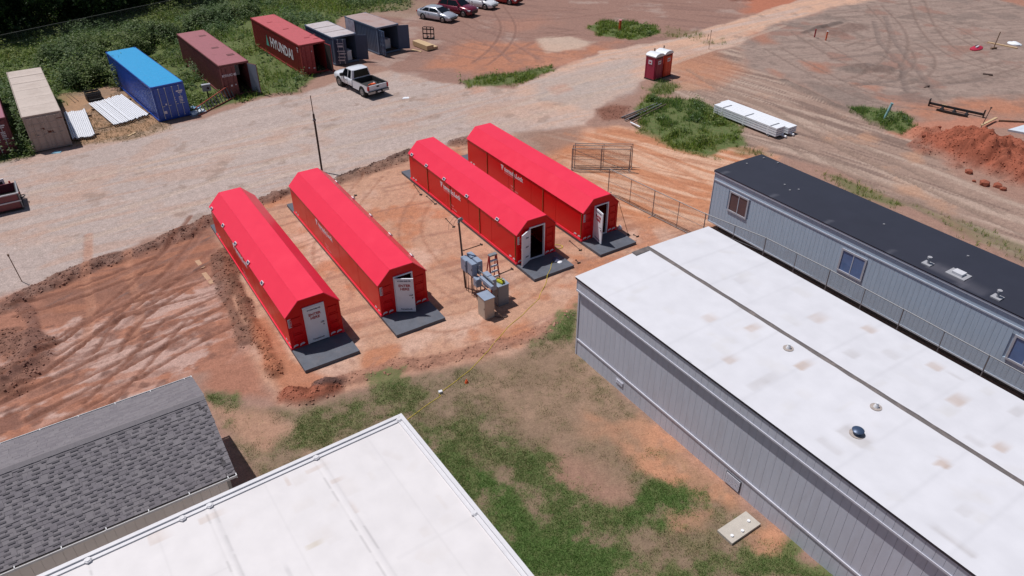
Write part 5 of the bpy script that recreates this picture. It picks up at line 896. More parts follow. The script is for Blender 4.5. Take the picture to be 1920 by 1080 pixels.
for s in (-1, 1):
    bm_ = MB(); bm_.prism([(-.44, zb + .02), (-.44, 1.1), (-2.88, 1.1), (-2.88, .58), (-2.4, .56), (-2.33, .72), (-2.18, .86), (-1.96, .92), (-1.74, .9), (-1.56, .8), (-1.44, .6), (-1.38, zb + .02)], lambda u, v, w: (u, w, v), s * h * .985, s * (h - .09)); bm_.build('bed_side', TW, t)
    bx('bed_liner', DARK, t, -2.8, -.5, s * (h - .115) if s > 0 else -h + .0905, s * (h - .0905) if s > 0 else -h + .115, .72, 1.09); bx('bed_rail_cap', DARK, t, -2.86, -.45, min(s * h * .985, s * (h - .1)), max(s * h * .985, s * (h - .1)), 1.1, 1.12)
    for wx in (-1.88, 1.88): MB().cyl((wx, s * .7, .42), (wx, s * (h - .008 if wx < 0 else h + .004), .42), .47, 24).build('wheel_arch', TYRE, t); wheel(t, wx, s, h + .006, .4, .27)
    bx('tail_light', TLITE, t, -2.905, -2.78, s * .85 if s > 0 else -1.0, 1.0 if s > 0 else -.85, .74, 1.08); MB().box(1.0, 1.22, s * 1.08 - .13, s * 1.08 + .13, 1.12, 1.34).build('mirror', BLACKM, t)
    glass_quad(t, [(.45, s * .935, 1.14), (1.32, s * .935, 1.14), (.9, s * .785, 1.75), (.45, s * .785, 1.75)], 'side_window'); glass_quad(t, [(-.08, s * .935, 1.14), (.32, s * .935, 1.14), (.32, s * .785, 1.75), (-.08, s * .785, 1.75)], 'side_window')
    for u in (.38, 1.3): bx('door_seam', TYRE, t, u, u + .015, s * .998 - .006, s * .998 + .006, .6, 1.08)
    bx('door_handle', TW, t, .55, .75, s * 1.0 - .02, s * 1.0 + .025, .95, .99)
bx('bed_floor', DARK, t, -2.8, -.46, -.905, .905, .66, .72); bx('bed_front', DARK, t, -.5, -.44, -.9, .9, .72, 1.12); bx('tailgate', TW, t, -2.885, -2.805, -.845, .845, .62, 1.1); bx('tailgate_handle', BLACKM, t, -2.9, -2.886, -.13, .13, .9, 1.02)
glass_quad(t, [(-.40, -.76, 1.2), (-.40, .76, 1.2), (-.3, .64, 1.76), (-.3, -.64, 1.76)], 'rear_window', .03); glass_quad(t, [(1.52, -.8, 1.14), (1.52, .8, 1.14), (.9, .66, 1.76), (.9, -.66, 1.76)], 'windscreen', .02)
bx('rear_bumper', RIM, t, -3.02, -2.89, -.97, -.35, .46, .64); bx('rear_bumper', RIM, t, -3.02, -2.89, .35, .97, .46, .64); bx('bumper_step', BLACKM, t, -3.04, -2.895, -.349, .349, .48, .6); bx('bumper_top', BLACKM, t, -3.03, -2.87, -.97, .97, .641, .665); bx('number_plate', PLATE, t, -3.055, -3.041, -.16, .16, .5, .6); bx('chassis', BLACKM, t, -2.8, 2.5, -.5, .5, .35, .5)
oc = thing('orange_gear', 'small heap of orange gear lying in the pickup bed', 'gear', (cT.x - e.x * 1.9 + q.x * -.1, cT.y - e.y * 1.9 - q.y * .1, .715), ta); bx('gear_case', ORANGE, oc, -.22, .1, -.2, .2, 0, .22); MB().tube([(.1, -.2, .04), (.25, 0, .12), (.3, .2, .05), (.15, .32, .05)], .04, 6).build('strap', ORANGE, oc); bx('white_can', WHITE, oc, .12, .28, -.32, -.2, 0, .2)

# ------------------------------------------------------------------ chain link fencing
WIRE = mat('chain_link_wire', (150, 148, 148), .5, .6, .1, k=.6); FPIPE = mat('fence_pipe', (158, 150, 148), .6, .3, .2, 6., k=.75); BFP = mat('old_fence_pipe', (96, 98, 94), .7, .3, .2, k=.7); RUSTP = mat('rusty_pipe', (120, 100, 92), .7, .3, .25, 6., k=.7)
def mesh_wire(L, H, pitch=.075, r=.002, z0=.08):
    m = MB()
    for sgn in (1, -1):
        k = -H
        while k < L:
            a, b_ = max(k, 0), min(k + H, L)
            if b_ > a:
                z1, z2 = (a - k, b_ - k) if sgn > 0 else (H - (a - k), H - (b_ - k)); y = .004 * sgn
                m.add([(a, y, z0 + z1 - r), (b_, y, z0 + z2 - r), (b_, y, z0 + z2 + r), (a, y, z0 + z1 + r), (a, y + .003, z0 + z1), (b_, y + .003, z0 + z2)], [(0, 1, 2, 3), (0, 4, 5, 1), (3, 2, 5, 4)])
            k += pitch
    return m
_fpc = {}
def fence_panel(label, p0, p1, H=1.75, pm=None, group=None, mids=1, tilt=0., brace=False, name='fence_panel', z=None):
    p0, p1 = Vector(p0), Vector(p1); L = (p1 - p0).length; rz = math.atan2(p1.y - p0.y, p1.x - p0.x); pm = pm or GALV
    t = thing(name, label, 'fence panel', (p0.x, p0.y, gz(p0.x, p0.y) - .01 if z is None else z), rz, group); t.rotation_euler = (R(tilt), 0, rz)
    MB().cyl((.0, 0, H), (L, 0, H), .026, 7).build('top_rail', pm, t, True); MB().cyl((.0, 0, .08), (L, 0, .08), .022, 6).build('bottom_rail', pm, t, True); MB().cyl((.0, 0, H * .52), (L, 0, H * .52), .012, 5).build('middle_rail', pm, t, True)
    for j in range(mids + 2): u = L * j / (mids + 1); MB().cyl((u, 0, -.03), (u, 0, H + (.02 if j in (0, mids + 1) else -.01)), .028 if j in (0, mids + 1) else .02, 7).build('post', pm, t, True)
    if brace: MB().cyl((.05, 0, H - .05), (L * .95, 0, .1), .016, 5).build('brace', pm, t, True)
    key = (round(L, 1), H)
    if key not in _fpc: _fpc[key] = mesh_wire(L, H - .1).mesh('chain_link', WIRE)
    ob('chain_link', _fpc[key], t)
    for u in (0, L): bx('foot', pm, t, u - .025, u + .025, -.35, .35, -.02, .03)
    return t
fp = [(6.12, 42.5), (8.45, 39.45), (10.79, 36.5), (13.37, 33.8), (15.6, 30.65), (17.72, 27.3), (19.8, 23.95), (21.9, 20.6)]
fl = ['chain link fence panel nearest the open door of the red shelter', 'chain link fence panel ending at the office trailer corner', 'chain link fence panel in front of the first trailer window', 'chain link fence panel between the two building ends below the trailer wall', 'chain link fence panel below the blue trailer window', 'chain link fence panel between the second and third trailer windows', 'chain link fence panel reaching the third trailer window']
for j in range(len(fp) - 1): fence_panel(fl[j], fp[j], fp[j + 1], 1.72, GALV if j > 1 else FPIPE, 'chain link panels between the buildings')
for j, (dy, dx, tl, lb) in enumerate(((0, 0, 3, 'loose chain link panel with a diagonal brace standing on orange dirt'), (.35, .1, -4, 'loose chain link panel in the middle of the standing set'), (.6, .25, -7, 'loose chain link panel at the back of the standing set'))):
    fence_panel(lb, (4.05 + dx, 46.0 + dy), (7.9 + dx, 45.85 + dy), 1.62, FPIPE, 'loose chain link panels standing together', 1, tl, j == 0)
# boundary fence along the trees
bf = [(-64.5, 53.5), (-58.5, 61.5), (-52.4, 69.8), (-49.98, 73.02), (-46.1, 78.2), (-42.19, 83.39), (-37.2, 89.8), (-32.2, 96.3), (-27.2, 102.7)]
for j in range(2, len(bf) - 1): fence_panel('tall chain link boundary fence span in front of the dark trees', bf[j], bf[j + 1], 1.85, BFP, 'boundary fence spans', 2, name='boundary_fence')

# ------------------------------------------------------------------ trees behind the boundary fence
BARK = mat('tree_bark', (92, 78, 66), .9, var=.3, scale=5, bump=.5, k=.65)
TG = [lin(52, 78, 38, .62), lin(64, 92, 44, .62), lin(40, 64, 34, .62), lin(78, 104, 52, .62)]
def tree(x, y, h_, r, seed, label, n_=7000):
    g = np.random.default_rng(seed); rr_ = random.Random(seed); t = thing('tree', label, 'tree', (x, y, gz(x, y) - .05), rr_.uniform(0, 6), 'trees behind the boundary fence')
    tr_ = MB(); tr_.tube([(0, 0, 0), (.1, .05, h_ * .25), (0, .15, h_ * .5), (.1, 0, h_ * .8)], .14, 7); 
    lobes = []
    for q in range(11):
        a = q * 2.4 + rr_.random(); zz = h_ * (.07 + .8 * (q / 10.) ** 1.3); d = r * (.75 - .45 * abs(q / 10. - .45)) * rr_.uniform(.7, 1.2); p = (math.cos(a) * d, math.sin(a) * d, zz); lobes.append((p, r * rr_.uniform(.34, .55))); tr_.tube([(0.05, .08, zz * .6), (p[0] * .5, p[1] * .5, zz * .85), p], .05, 5)
    tr_.build('trunk', BARK, t, True); V = []; Cc = []
    for p, rad in lobes:
        k = n_ // len(lobes); d = g.normal(0, 1, (k, 3)); d /= np.linalg.norm(d, axis=1)[:, None]; c = np.array(p) + d * (rad * g.random((k, 1)) ** .45) * np.array([1, 1, .8]); s = g.uniform(.12, .3, (k, 1)); a = g.normal(0, 1, (k, 3)); a /= np.linalg.norm(a, axis=1)[:, None]; b_ = np.cross(a, g.normal(0, 1, (k, 3))); b_ /= np.linalg.norm(b_, axis=1)[:, None]
        V.append(np.stack([c - a * s, c + b_ * s * .5, c + a * s, c - b_ * s * .5], 1)); Cc.append(np.repeat(np.asarray(TG)[g.integers(0, 4, k)] * g.uniform(.6, 1.4, (k, 1)) * rr_.uniform(.8, 1.2), 4, 0))
    V = np.concatenate(V); ob('crown', point_cloud_mesh('crown', V.reshape(-1, 3), np.arange(len(V) * 4).reshape(-1, 4), np.concatenate(Cc), leafm), t)
tl = [(-66, 68, 8, 4.2), (-61.5, 71.5, 9, 4.0), (-58, 76, 8.5, 4.2), (-54, 79.5, 9, 3.8), (-51.5, 84.5, 8, 4.0), (-47.5, 87.5, 8.5, 3.6), (-45.5, 93, 9, 4.2), (-40.5, 95.5, 8, 3.6), (-38, 101, 8.5, 4), (-58, 84, 10, 4.6), (-66, 78, 10, 4.6), (-52, 93, 10, 4.6), (-60, 92, 11, 5), (-46, 101, 10, 4.6), (-71, 62, 9, 4.5), (-33.5, 103.5, 8, 3.6), (-68, 88, 11, 5), (-54, 101, 11, 5)]
for j, (x, y, h_, r) in enumerate(tl): tree(x, y, h_, r, 100 + j, 'dense dark green broadleaf tree behind the boundary fence')

# ------------------------------------------------------------------ electrical service rack
SR = thing('service_rack', 'galvanised rack of grey electrical boxes with tall mast between shelters', 'electrical rack', (*(-2.39, 31.79), 0), R(-57))
# local x runs from the mast towards the camera, y to the right
MB().cyl((0, 0, -.05), (-.1, -.16, 3.85), .05, 10).build('mast', RUSTP, SR, True); MB().tube([(-.1, -.16, 3.8), (-.1, -.14, 3.96), (-.05, -.06, 4.02), (-.02, 0, 3.94)], .075, 8).build('weatherhead', GALV, SR, True)
for q in range(3): MB().tube([(-.04, -.02, 3.95), (-.2 - .06 * q, .1 - .2 * q, 4.02), (-.4, .05 - .3 * q, 3.7), (-.45 + .1 * q, -.05 - .3 * q, 3.45)], .008, 5).build('service_wire', BLACKM, SR)
for u in (.55, 1.4, 2.55): MB().cyl((u, .08, -.05), (u, .08, 2.05 if u < 2 else 1.75), .03, 8).build('post', GALV, SR, True)
for z in (.95, 1.5, 1.7): MB().box(-.05, 2.7, .04, .085, z, z + .045).build('strut', GALV, SR)
def ebox(a, b_, y0, y1, z0, z1, m=STEEL, nm='meter_box'):
    o_ = bx(nm, m, SR, a, b_, y0, y1, z0, z1); bx('box_door', m, o_, a + .03, b_ - .03, y0 - .015, y0 - .0005, z0 + .03, z1 - .03); bx('latch', BLACKM, o_, b_ - .08, b_ - .06, y0 - .03, y0 - .0155, (z0 + z1) / 2, (z0 + z1) / 2 + .08); return o_
BLG = mat('blue_grey_box', (156, 170, 192), .45, .1, .06, 3., k=.78)
ebox(.10, .62, -.26, .035, 1.3, 2.0, BLG); ebox(.68, 1.18, -.22, .035, 1.35, 2.05, BLG); ebox(.1, .62, .09, .36, 1.4, 2.1, BLG, 'disconnect_box'); ebox(.68, 1.18, .09, .36, 1.4, 2.1, BLG, 'disconnect_box'); ebox(1.25, 1.6, -.24, .035, .95, 1.4, BLG, 'small_box'); ebox(1.62, 2.05, .09, .36, 1.05, 1.75, BLG, 'disconnect_box'); ebox(2.1, 2.5, .09, .34, 1.15, 1.75, BLG, 'disconnect_box')
bx('wireway', BLG, SR, 1.65, 2.75, -.12, .035, 1.45, 1.6)
for u in (.25, .45, .8, 1.0, 1.3): MB().tube([(u, -.08, 1.4), (u + .03, -.1, .6), (u - .02, -.08, -.04)], .02, 6).build('conduit', RUSTP, SR)
ebox(2.3, 2.98, -.62, -.1, -.02, 1.12, mat('tan_galv_cabinet', (196, 186, 174), .45, .2, .12, 2., k=.8), 'cabinet'); bx('cabinet_top', BLG, SR, 2.27, 3.01, -.66, -.06, 1.1205, 1.15)
ebox(1.85, 2.4, .5, 1.1, -.02, 1.15, STEEL, 'cabinet'); bx('cabinet_top', BLG, SR, 1.82, 2.43, .47, 1.13, 1.1505, 1.18)
MB().tube([(3.0, -.1, .02), (3.25, .1, .04), (3.35, .3, .03), (3.3, .45, .03)], .025, 6).build('conduit', RUSTP, SR)
def onrack(u, v, z): a = R(-57); p = (-2.39, 31.79); return (p[0] + math.cos(a) * u - math.sin(a) * v, p[1] + math.sin(a) * u + math.cos(a) * v, z)
tb_ = thing('tool_bag', 'yellow and black tool bag on the grey cabinet top', 'tool bag', onrack(2.1, .8, 1.18), R(-40)); MB().loft([[(-.2 * s, -.12 * s, z), (.2 * s, -.12 * s, z), (.2 * s, .12 * s, z), (-.2 * s, .12 * s, z)] for s, z in ((1, 0), (1.05, .1), (.7, .17))]).build('bag_body', mat('tool_yellow', (206, 206, 50), .6, k=.8), tb_); bx('bag_strap', BLACKM, tb_, -.22, .22, -.03, .03, .05, .19)
ld = thing('step_ladder', 'red fibreglass step ladder standing open behind the electrical rack', 'ladder', onrack(1.35, .85, 0), R(-57 + 90)); LRED = mat('ladder_red', (200, 40, 44), .5, k=.78)
for s in (-1, 1): MB().tube([(s * .30, -.35, -.01), (s * .2, 0, 2.35)], .04, 6).build('rail', LRED, ld); MB().tube([(s * .28, .45, -.01), (s * .19, .05, 2.3)], .03, 6).build('rear_rail', LRED, ld)
for q in range(7): z = .3 + q * .29; w_ = .29 - .1 * z / 2.35; bx('step', PARM, ld, -w_, w_, -.35 + .35 * z / 2.35 - .06, -.35 + .35 * z / 2.35 + .06, z, z + .05)
bx('ladder_cap', GALV, ld, -.22, .22, -.08, .12, 2.33, 2.4)
# ------------------------------------------------------------------ poles, stakes
P = thing('timber_pole', 'dark timber pole with a thin pipe on top, between shelters and gravel', 'pole', (*(-12.77, 45.95), -.1), .3); MB().tube([(0, 0, 0), (.02, 0, 2.0), (0.03, 0, 4.15)], .065, 8).build('pole_shaft', mat('dark_timber', (84, 70, 62), .85, var=.3, k=.65, bump=.4), P, True); MB().cyl((.03, .03, 3.3), (.02, .05, 5.35), .028, 7).build('pipe', RUSTP, P, True); bx('strap', GALV, P, -.08, .13, -.1, .1, 3.7, 3.78)
for (a, hgt_, lb, tx) in (((-25.66, 32.54), 1.75, 'thin bare stake standing at the edge of the gravel by the dark bank', 4), ((19.63, 74.25), 1.9, 'thin survey stake beside the haul road past the toilets', 0), ((19.92, 76.52), .9, 'short survey stake beside the haul road', -5)):
    s_ = thing('stake', lb, 'stake', (*a, gz(*a) - .08), 0); s_.rotation_euler = (0, R(-tx), 0); MB().cyl((0, 0, 0), (0, 0, hgt_), .022, 6).build('stake_shaft', WOODT, s_); bx('stake_flag', WOODT, s_, -.03, .03, -.03, .03, hgt_ - .12, hgt_ + .01)
# ------------------------------------------------------------------ portable toilets
def toilet(c, rz, m, label):
    t = thing('portable_toilet', label, 'portable toilet', (c[0], c[1], -.02), rz, 'portable toilets by the road'); bx('skid', BLACKM, t, -.56, .56, -.56, .56, 0, .12); bx('cabin', m, t, -.54, .54, -.54, .54, .12, 2.05)
    for s in (-1, 1):
        for u in (-.5, .42): bx('corner_post', m, t, u, u + .09, s * .54 - .025, s * .54 + .025, .12, 2.05); bx('side_rib', m, t, s * .54 - .02, s * .54 + .02, u, u + .09, .121, 2.049)
        bx('vent_band', BLACKM, t, -.38, .38, s * .545 - .005, s * .545 + .005, 1.86, 1.98)
    pr = [(-.58, 2.05), (.58, 2.05), (.58, 2.13), (.4, 2.27), (0, 2.34), (-.4, 2.27), (-.58, 2.13)]; MB().prism(pr, lambda u, v, w: (u, w, v), -.58, .58).build('roof', mat('toilet_roof', (232, 234, 240), .45, k=.85), t, True)
    d = bx('door', m, t, -.36, .36, -.575, -.541, .16, 1.88); bx('door_frame', DARK, d, -.005, .005, -.58, -.5755, .3, 1.7); bx('sign', LETW, d, -.18, .2, -.585, -.576, 1.4, 1.72); bx('sign_print', LETR, d, -.1, .12, -.589, -.5855, 1.5, 1.6)
    bx('sign', LETW, t, .565, .572, -.2, .2, 1.4, 1.75); bx('sign_print', LETR, t, .5725, .576, -.1, .1, 1.5, 1.62); bx('sign', LETW, t, -.572, -.565, -.2, .2, 1.4, 1.75); bx('sign_print', LETR, t, -.576, -.5725, -.1, .1, 1.5, 1.62); MB().cyl((.42, .42, 2.1), (.42, .42, 2.5), .05, 8).build('vent_pipe', BLACKM, t)
toilet((12.63, 65.27), R(41), mat('maroon_plastic', (170, 32, 70), .45, var=.06, k=.78), 'maroon portable toilet with white roof beside the haul road'); toilet((13.59, 66.12), R(41), mat('orange_red_plastic', (232, 70, 40), .45, var=.06, k=.78), 'orange red portable toilet with white roof next to the maroon one')
# ------------------------------------------------------------------ white pipes beside the containers
PVC = mat('white_pvc', (236, 238, 244), .4, var=.03, k=.9); PEND = mat('pipe_inside', (84, 84, 92), .8, k=.6)
def pipe_mesh(L, r, n_=9):
    m = MB().cyl((0, 0, 0), (L, 0, 0), r, n_).mesh('white_pipe', PVC, True); return m
def pipe_row(p_near_l, p_near_r, p_far, N, r, label, group, sleepers, jit=.15):
    a, b_, f = Vector(p_near_l), Vector(p_near_r), Vector(p_far); d = f - a; L = d.length; rz = math.atan2(d.y, d.x); me_ = pipe_mesh(L - .3, r); me2 = MB().cyl((-.012, 0, 0), (.02, 0, 0), r * .8, 8).mesh('pipe_bore', PEND); g = random.Random(N)
    for j in range(N):
        p = a.lerp(b_, (j + .5) / N); j_ = g.uniform(-jit, jit); o_ = ob('white_pipe', me_, None, label, 'pipe', group, None, (p.x + d.x / L * (.15 + j_), p.y + d.y / L * (.15 + j_), .13 + r + (.5 * r if g.random() < .18 else 0)), rz); ob('pipe_bore', me2, o_)
    w_ = (b_ - a).length
    for q in sleepers:
        p = a.lerp(f, q); s_ = ob('sleeper', MB().box(-.15, w_ + .3, -.06, .06, -.03, .13).mesh('sleeper', WOODT), None, 'timber sleeper under the pipes beside the ' + label.split('the ')[-1] + ', %s end' % ('road' if q < .5 else 'weed'), 'timber', None, None, (p.x, p.y, 0), math.atan2(b_.y - a.y, b_.x - a.x))
pipe_row((-30.25, 53.98), (-28.46, 56.21), (-34.63, 58.94), 19, .062, 'thin white pipe lying in the wide row beside the blue container', 'wide row of white pipes', (.12, .8))
pipe_row((-32.15, 51.26), (-30.76, 51.96), (-35.65, 56.91), 12, .062, 'thin white pipe lying in the raised bundle beside the beige container', 'bundle of white pipes', (.12, .8))

# second layer that raises the bundle by the beige container
_c = (-32.46, 51.76); _b = thing('pipe_rack', 'low timber rack under the white pipe bundle by the beige container', 'rack', (*(-33.06, 54.24), 0), R(33.5))
for u in (-1.6, 1.4): bx('crossbar', WOODT, _b, -.65, .65, u, u + .12, -.02, .13)
# ------------------------------------------------------------------ white stacked beams on the right
def beam_stack(label, org, rz, L, rows_, cols_, w_, h_, nm='white_beam', grp='white beams stacked on dirt', steps=0):
    me_ = MB().box(0, L, 0, w_ - .012, .045, h_ - .001).box(L * .12, L * .14, .0, w_ - .012, 0, .045).box(L * .5, L * .52, .0, w_ - .012, 0, .045).box(L * .86, L * .88, .0, w_ - .012, 0, .045).mesh(nm, PVC)
    for r_ in range(rows_):
        for c_ in range(cols_):
            o_ = ob(nm, me_, None, label, 'beam', grp, None, (org[0] + math.cos(rz) * (steps * r_ * .05) - math.sin(rz) * (c_ * w_), org[1] + math.sin(rz) * (steps * r_ * .05) + math.cos(rz) * (c_ * w_), .12 + r_ * h_), rz)
wb0 = Vector((19.33, 51.25)); wdir = Vector((-.556, .831)); rzb = math.atan2(wdir.y, wdir.x)
beam_stack('long white beam in the strapped stack on the brown dirt', (wb0.x + .78, wb0.y + .52), rzb, 6.1, 4, 4, .235, .17, 'white_beam', 'strapped white beams')
beam_stack('long white beam in the lower loose stack behind the strapped one', (wb0.x + 1.85, wb0.y + 1.05), rzb, 6.7, 3, 4, .235, .17, 'white_beam', 'loose white beams')
for q in (.6, 3.0, 5.2):
    p = wb0 + wdir * q; s_ = ob('stack_strap', MB().box(-.05, .05, -.03, 1.01, .05, .1).box(-.04, .04, -.035, -.012, .1, .82).box(-.05, .05, .0, .93, .7995, .82).mesh('stack_strap', mat('grey_strap', (120, 124, 134), .7, k=.7)), None, 'grey strap and batten round the white beam stack', 'strap', 'straps on the beam stack', None, (p.x - .0, p.y, 0), rzb - math.pi * 0)
    s_.location = (p.x + .80, p.y + .54, 0)
for j, (u, v) in enumerate(((-.5, -.12), (-.55, -.9))):
    p = wb0 + wdir * u; ob('white_pipe', pipe_mesh(2.2, .09), None, ('white pipe end poking out between the beam stacks', 'white pipe poking out beyond the loose beam stack')[j], 'pipe', None, None, (p.x + .83 * -v + .5, p.y + .55 * -v + .5, .1), rzb)
# ------------------------------------------------------------------ lumber, forks, crate, ladder and yard clutter
lr = R(-51); lo = Vector((-9.9, 75.9))
for k_, (w0, cols_, rows_) in enumerate(((0, 5, 4), (.82, 3, 2))):
    me_ = MB().box(0, 2.6, 0, .15, 0, .11).mesh('lumber_beam', PALEW)
    for r_ in range(rows_):
        for c_ in range(cols_):
            v = w0 + c_ * .16; ob('lumber_beam', me_, None, ('pale timber in the taller lumber stack beside the slate container', 'pale timber in the lower lumber stack beside the taller one')[k_], 'lumber', ('taller lumber stack', 'lower lumber stack')[k_], None, (lo.x - math.sin(lr) * v, lo.y + math.cos(lr) * v, .06 + r_ * .115), lr)
for u in (.3, 2.2): ob('lumber_bearer', MB().box(u, u + .1, -.03, 1.4, -.03, .06).mesh('lumber_bearer', WOODT), None, 'timber bearer under the pale lumber stacks, %s end' % ('container' if u < 1 else 'road'), 'lumber', None, None, (lo.x, lo.y, 0), lr)
fk = thing('fork_carriage', 'black steel pallet fork carriage standing behind the lumber', 'fork carriage', (*(-8.52, 78.38), -.02), R(-10))
for z in (.02, .5, .95): bx('crossbar', BLACKM, fk, -.62, .62, -.04, .04, z, z + .1)
for u in (-.62, -.2, .2, .54): bx('upright', BLACKM, fk, u, u + .08, -.035, .035, .12, 1.2)
for u in (-.35, .25): bx('fork_tine', BLACKM, fk, u, u + .12, -.06, 1.0, 0, .05)
bx('top_bar', BLACKM, fk, -.5, .5, -.03, .03, 1.2, 1.27)
cr = thing('slatted_crate', 'black slatted crate standing in weeds between the containers', 'crate', (*(-34.91, 60.50), -.02), R(38))
for z in (.0, .18, .36, .54):
    for s in (-1, 1): bx('slat', BLACKM, cr, -.55, .55, s * .45 - .02, s * .45 + .02, z, z + .13); bx('slat', BLACKM, cr, s * .55 - .02, s * .55 + .02, -.43, .43, z, z + .13)
bx('crate_floor', BLACKM, cr, -.53, .53, -.43, .43, .02, .05)
def xladder(label, a, b_, z0, z1, m, wd=.42, n_=13, tilt=True):
    a, b_ = Vector((*a, z0)), Vector((*b_, z1)); d = b_ - a; L = d.length; t = thing('extension_ladder', label, 'ladder', (a.x, a.y, a.z), math.atan2(d.y, d.x)); t.rotation_euler = (R(72), 0, math.atan2(d.y, d.x))
    MB().box(0, L, -.03, .03, 0, .09).build('rail', m, t); MB().add([(0, wd - .03, 0), (L, wd * 1.75 - .03, 0), (L, wd * 1.75 + .03, 0), (0, wd + .03, 0), (0, wd - .03, .09), (L, wd * 1.75 - .03, .09), (L, wd * 1.75 + .03, .09), (0, wd + .03, .09)], [(0, 1, 2, 3), (4, 7, 6, 5), (0, 4, 5, 1), (1, 5, 6, 2), (2, 6, 7, 3), (3, 7, 4, 0)]).build('rail', m, t)
    for q in range(n_): u = .12 + q * (L - .24) / (n_ - 1); MB().box(u - .04, u + .04, .03, wd * (1 + .75 * u / L) - .03, .02, .06).build('rung', GALV, t)
xladder('orange red extension ladder lying on edge by the brown container', (-24.81, 56.54), (-23.27, 60.87), .02, .02, mat('ladder_orange', (196, 96, 78), .55, k=.8), .58, 13)
mt = thing('meter_pedestal', 'grey meter box on a dark post beside the brown container', 'meter post', (*(-25.04, 59.85), -.05), R(30)); MB().cyl((0, 0, 0), (0, 0, 1.0), .06, 8).build('post', BLACKM, mt); bx('meter_box', STEEL, mt, -.33, .33, -.14, .14, .95, 1.45); bx('box_lid', mat('pale_grey_box', (176, 180, 188), .5, k=.8), mt, -.35, .35, -.16, .16, 1.45, 1.5); MB().cyl((.1, -.14, 1.2), (.1, -.2, 1.2), .09, 10).build('meter_glass', GLASS, mt)
for j, (a, lb, sx) in enumerate((((-25.75, 57.99), 'pale blue sheet lying against the blue container', 1.), ((-25.06, 57.02), 'white plastic sheet lying beside the red ladder', .8))):
    s_ = thing('plastic_sheet', lb, 'sheet', (*a, 0), R(20 + 30 * j)); m = MB()
    gx_ = [[(-.6 + .3 * i, -.4 + .2 * k, .06 + .14 * random.random() + .05 * j) for i in range(5)] for k in range(5)]
    m.add([p for r_ in gx_ for p in r_], [(k * 5 + i, k * 5 + i + 1, k * 5 + i + 6, k * 5 + i + 5) for k in range(4) for i in range(4)]); m.add([(p[0], p[1], -.01) for r_ in gx_ for p in r_], [(k * 5 + i, k * 5 + i + 5, k * 5 + i + 6, k * 5 + i + 1) for k in range(4) for i in range(4)]); m.build('sheet', mat('blue_sheet' if j == 0 else 'white_sheet', (130, 170, 210) if j == 0 else (214, 224, 234), .5, k=.8), s_)
def plank(name, label, a, b_, w_, th, m, z=.0, cat='board', rzx=0.):
    a, b_ = Vector(a), Vector(b_); d = b_ - a; zg = (gz(a.x, a.y) + gz(b_.x, b_.y)) / 2
    return ob(name, MB().box(0, d.length, -w_ / 2, w_ / 2, -.015, th).mesh(name, m), None, label, cat, None, None, (a.x, a.y, zg + z), math.atan2(d.y, d.x))
plank('plank', 'short pale plank lying on straw in front of the pipes', (-28.58, 52.30), (-28.33, 53.03), .16, .05, PALEW); plank('plank', 'tan board half buried in the excavation, upper one', (-17.23, 34.60), (-16.64, 33.82), .24, .02, mat('muddy_board', (196, 158, 128), .9, var=.2, k=.75)); plank('plank', 'tan board half buried in the excavation, lower one', (-16.40, 33.29), (-15.60, 32.25), .24, .02, _mats['muddy_board'])
plank('plank', 'bare stick on the ground under the pipe rows', (-31.50, 53.71), (-30.57, 54.46), .07, .06, WOODT); plank('plank', 'flat board lying beside the lumber stack', (-9.87, 74.55), (-8.84, 73.80), .25, .05, PALEW)
for j, (a, b_) in enumerate((((-37.82, 61.60), (-36.08, 59.62)), ((-37.68, 61.86), (-36.00, 60.00)))): plank('dead_branch', ('dead branch lying beside the beige container', 'second dead branch beside the beige container, closer to the crate')[j], a, b_, .05, .05, WOODT, .02, 'branch')
# dark pipes lying in the weeds by the yard
for j, (u0, v0, u1, v1) in enumerate(((1165, 222, 1232, 196), (1172, 228, 1240, 198), (1185, 230, 1248, 200), (1180, 222, 1225, 203), (1172, 224, 1215, 206), (1192, 234, 1200, 238))): pass
for j, (a, b_, m) in enumerate((((8.61, 55.54), (11.91, 58.60), GALV), ((8.81, 54.86), (12.22, 58.35), GALV), ((9.22, 54.52), (12.52, 58.09), RUSTP), ((9.20, 55.30), (11.51, 57.74), BLACKM), ((8.78, 55.19), (10.92, 57.27), RUSTP), ((9.15, 54.29), (9.73, 53.20), PVC))):
    d = Vector(b_) - Vector(a); ob('scrap_pipe', MB().cyl((0, 0, 0), (d.length, 0, .04), .055, 8).mesh('scrap_pipe', m, True), None, ('grey pipe on the heap of scrap pipes by the weeds, topmost', 'grey pipe in the middle of the scrap heap', 'rusty long pipe on the road side of the scrap heap', 'black pipe under the grey ones in the scrap heap', 'short rusty pipe at the end of the scrap heap', 'short white pipe on dirt next to the scrap heap')[j], 'pipe', None, None, (a[0], a[1], .07 + .05 * (j % 3) + gz(*a)), math.atan2(d.y, d.x))
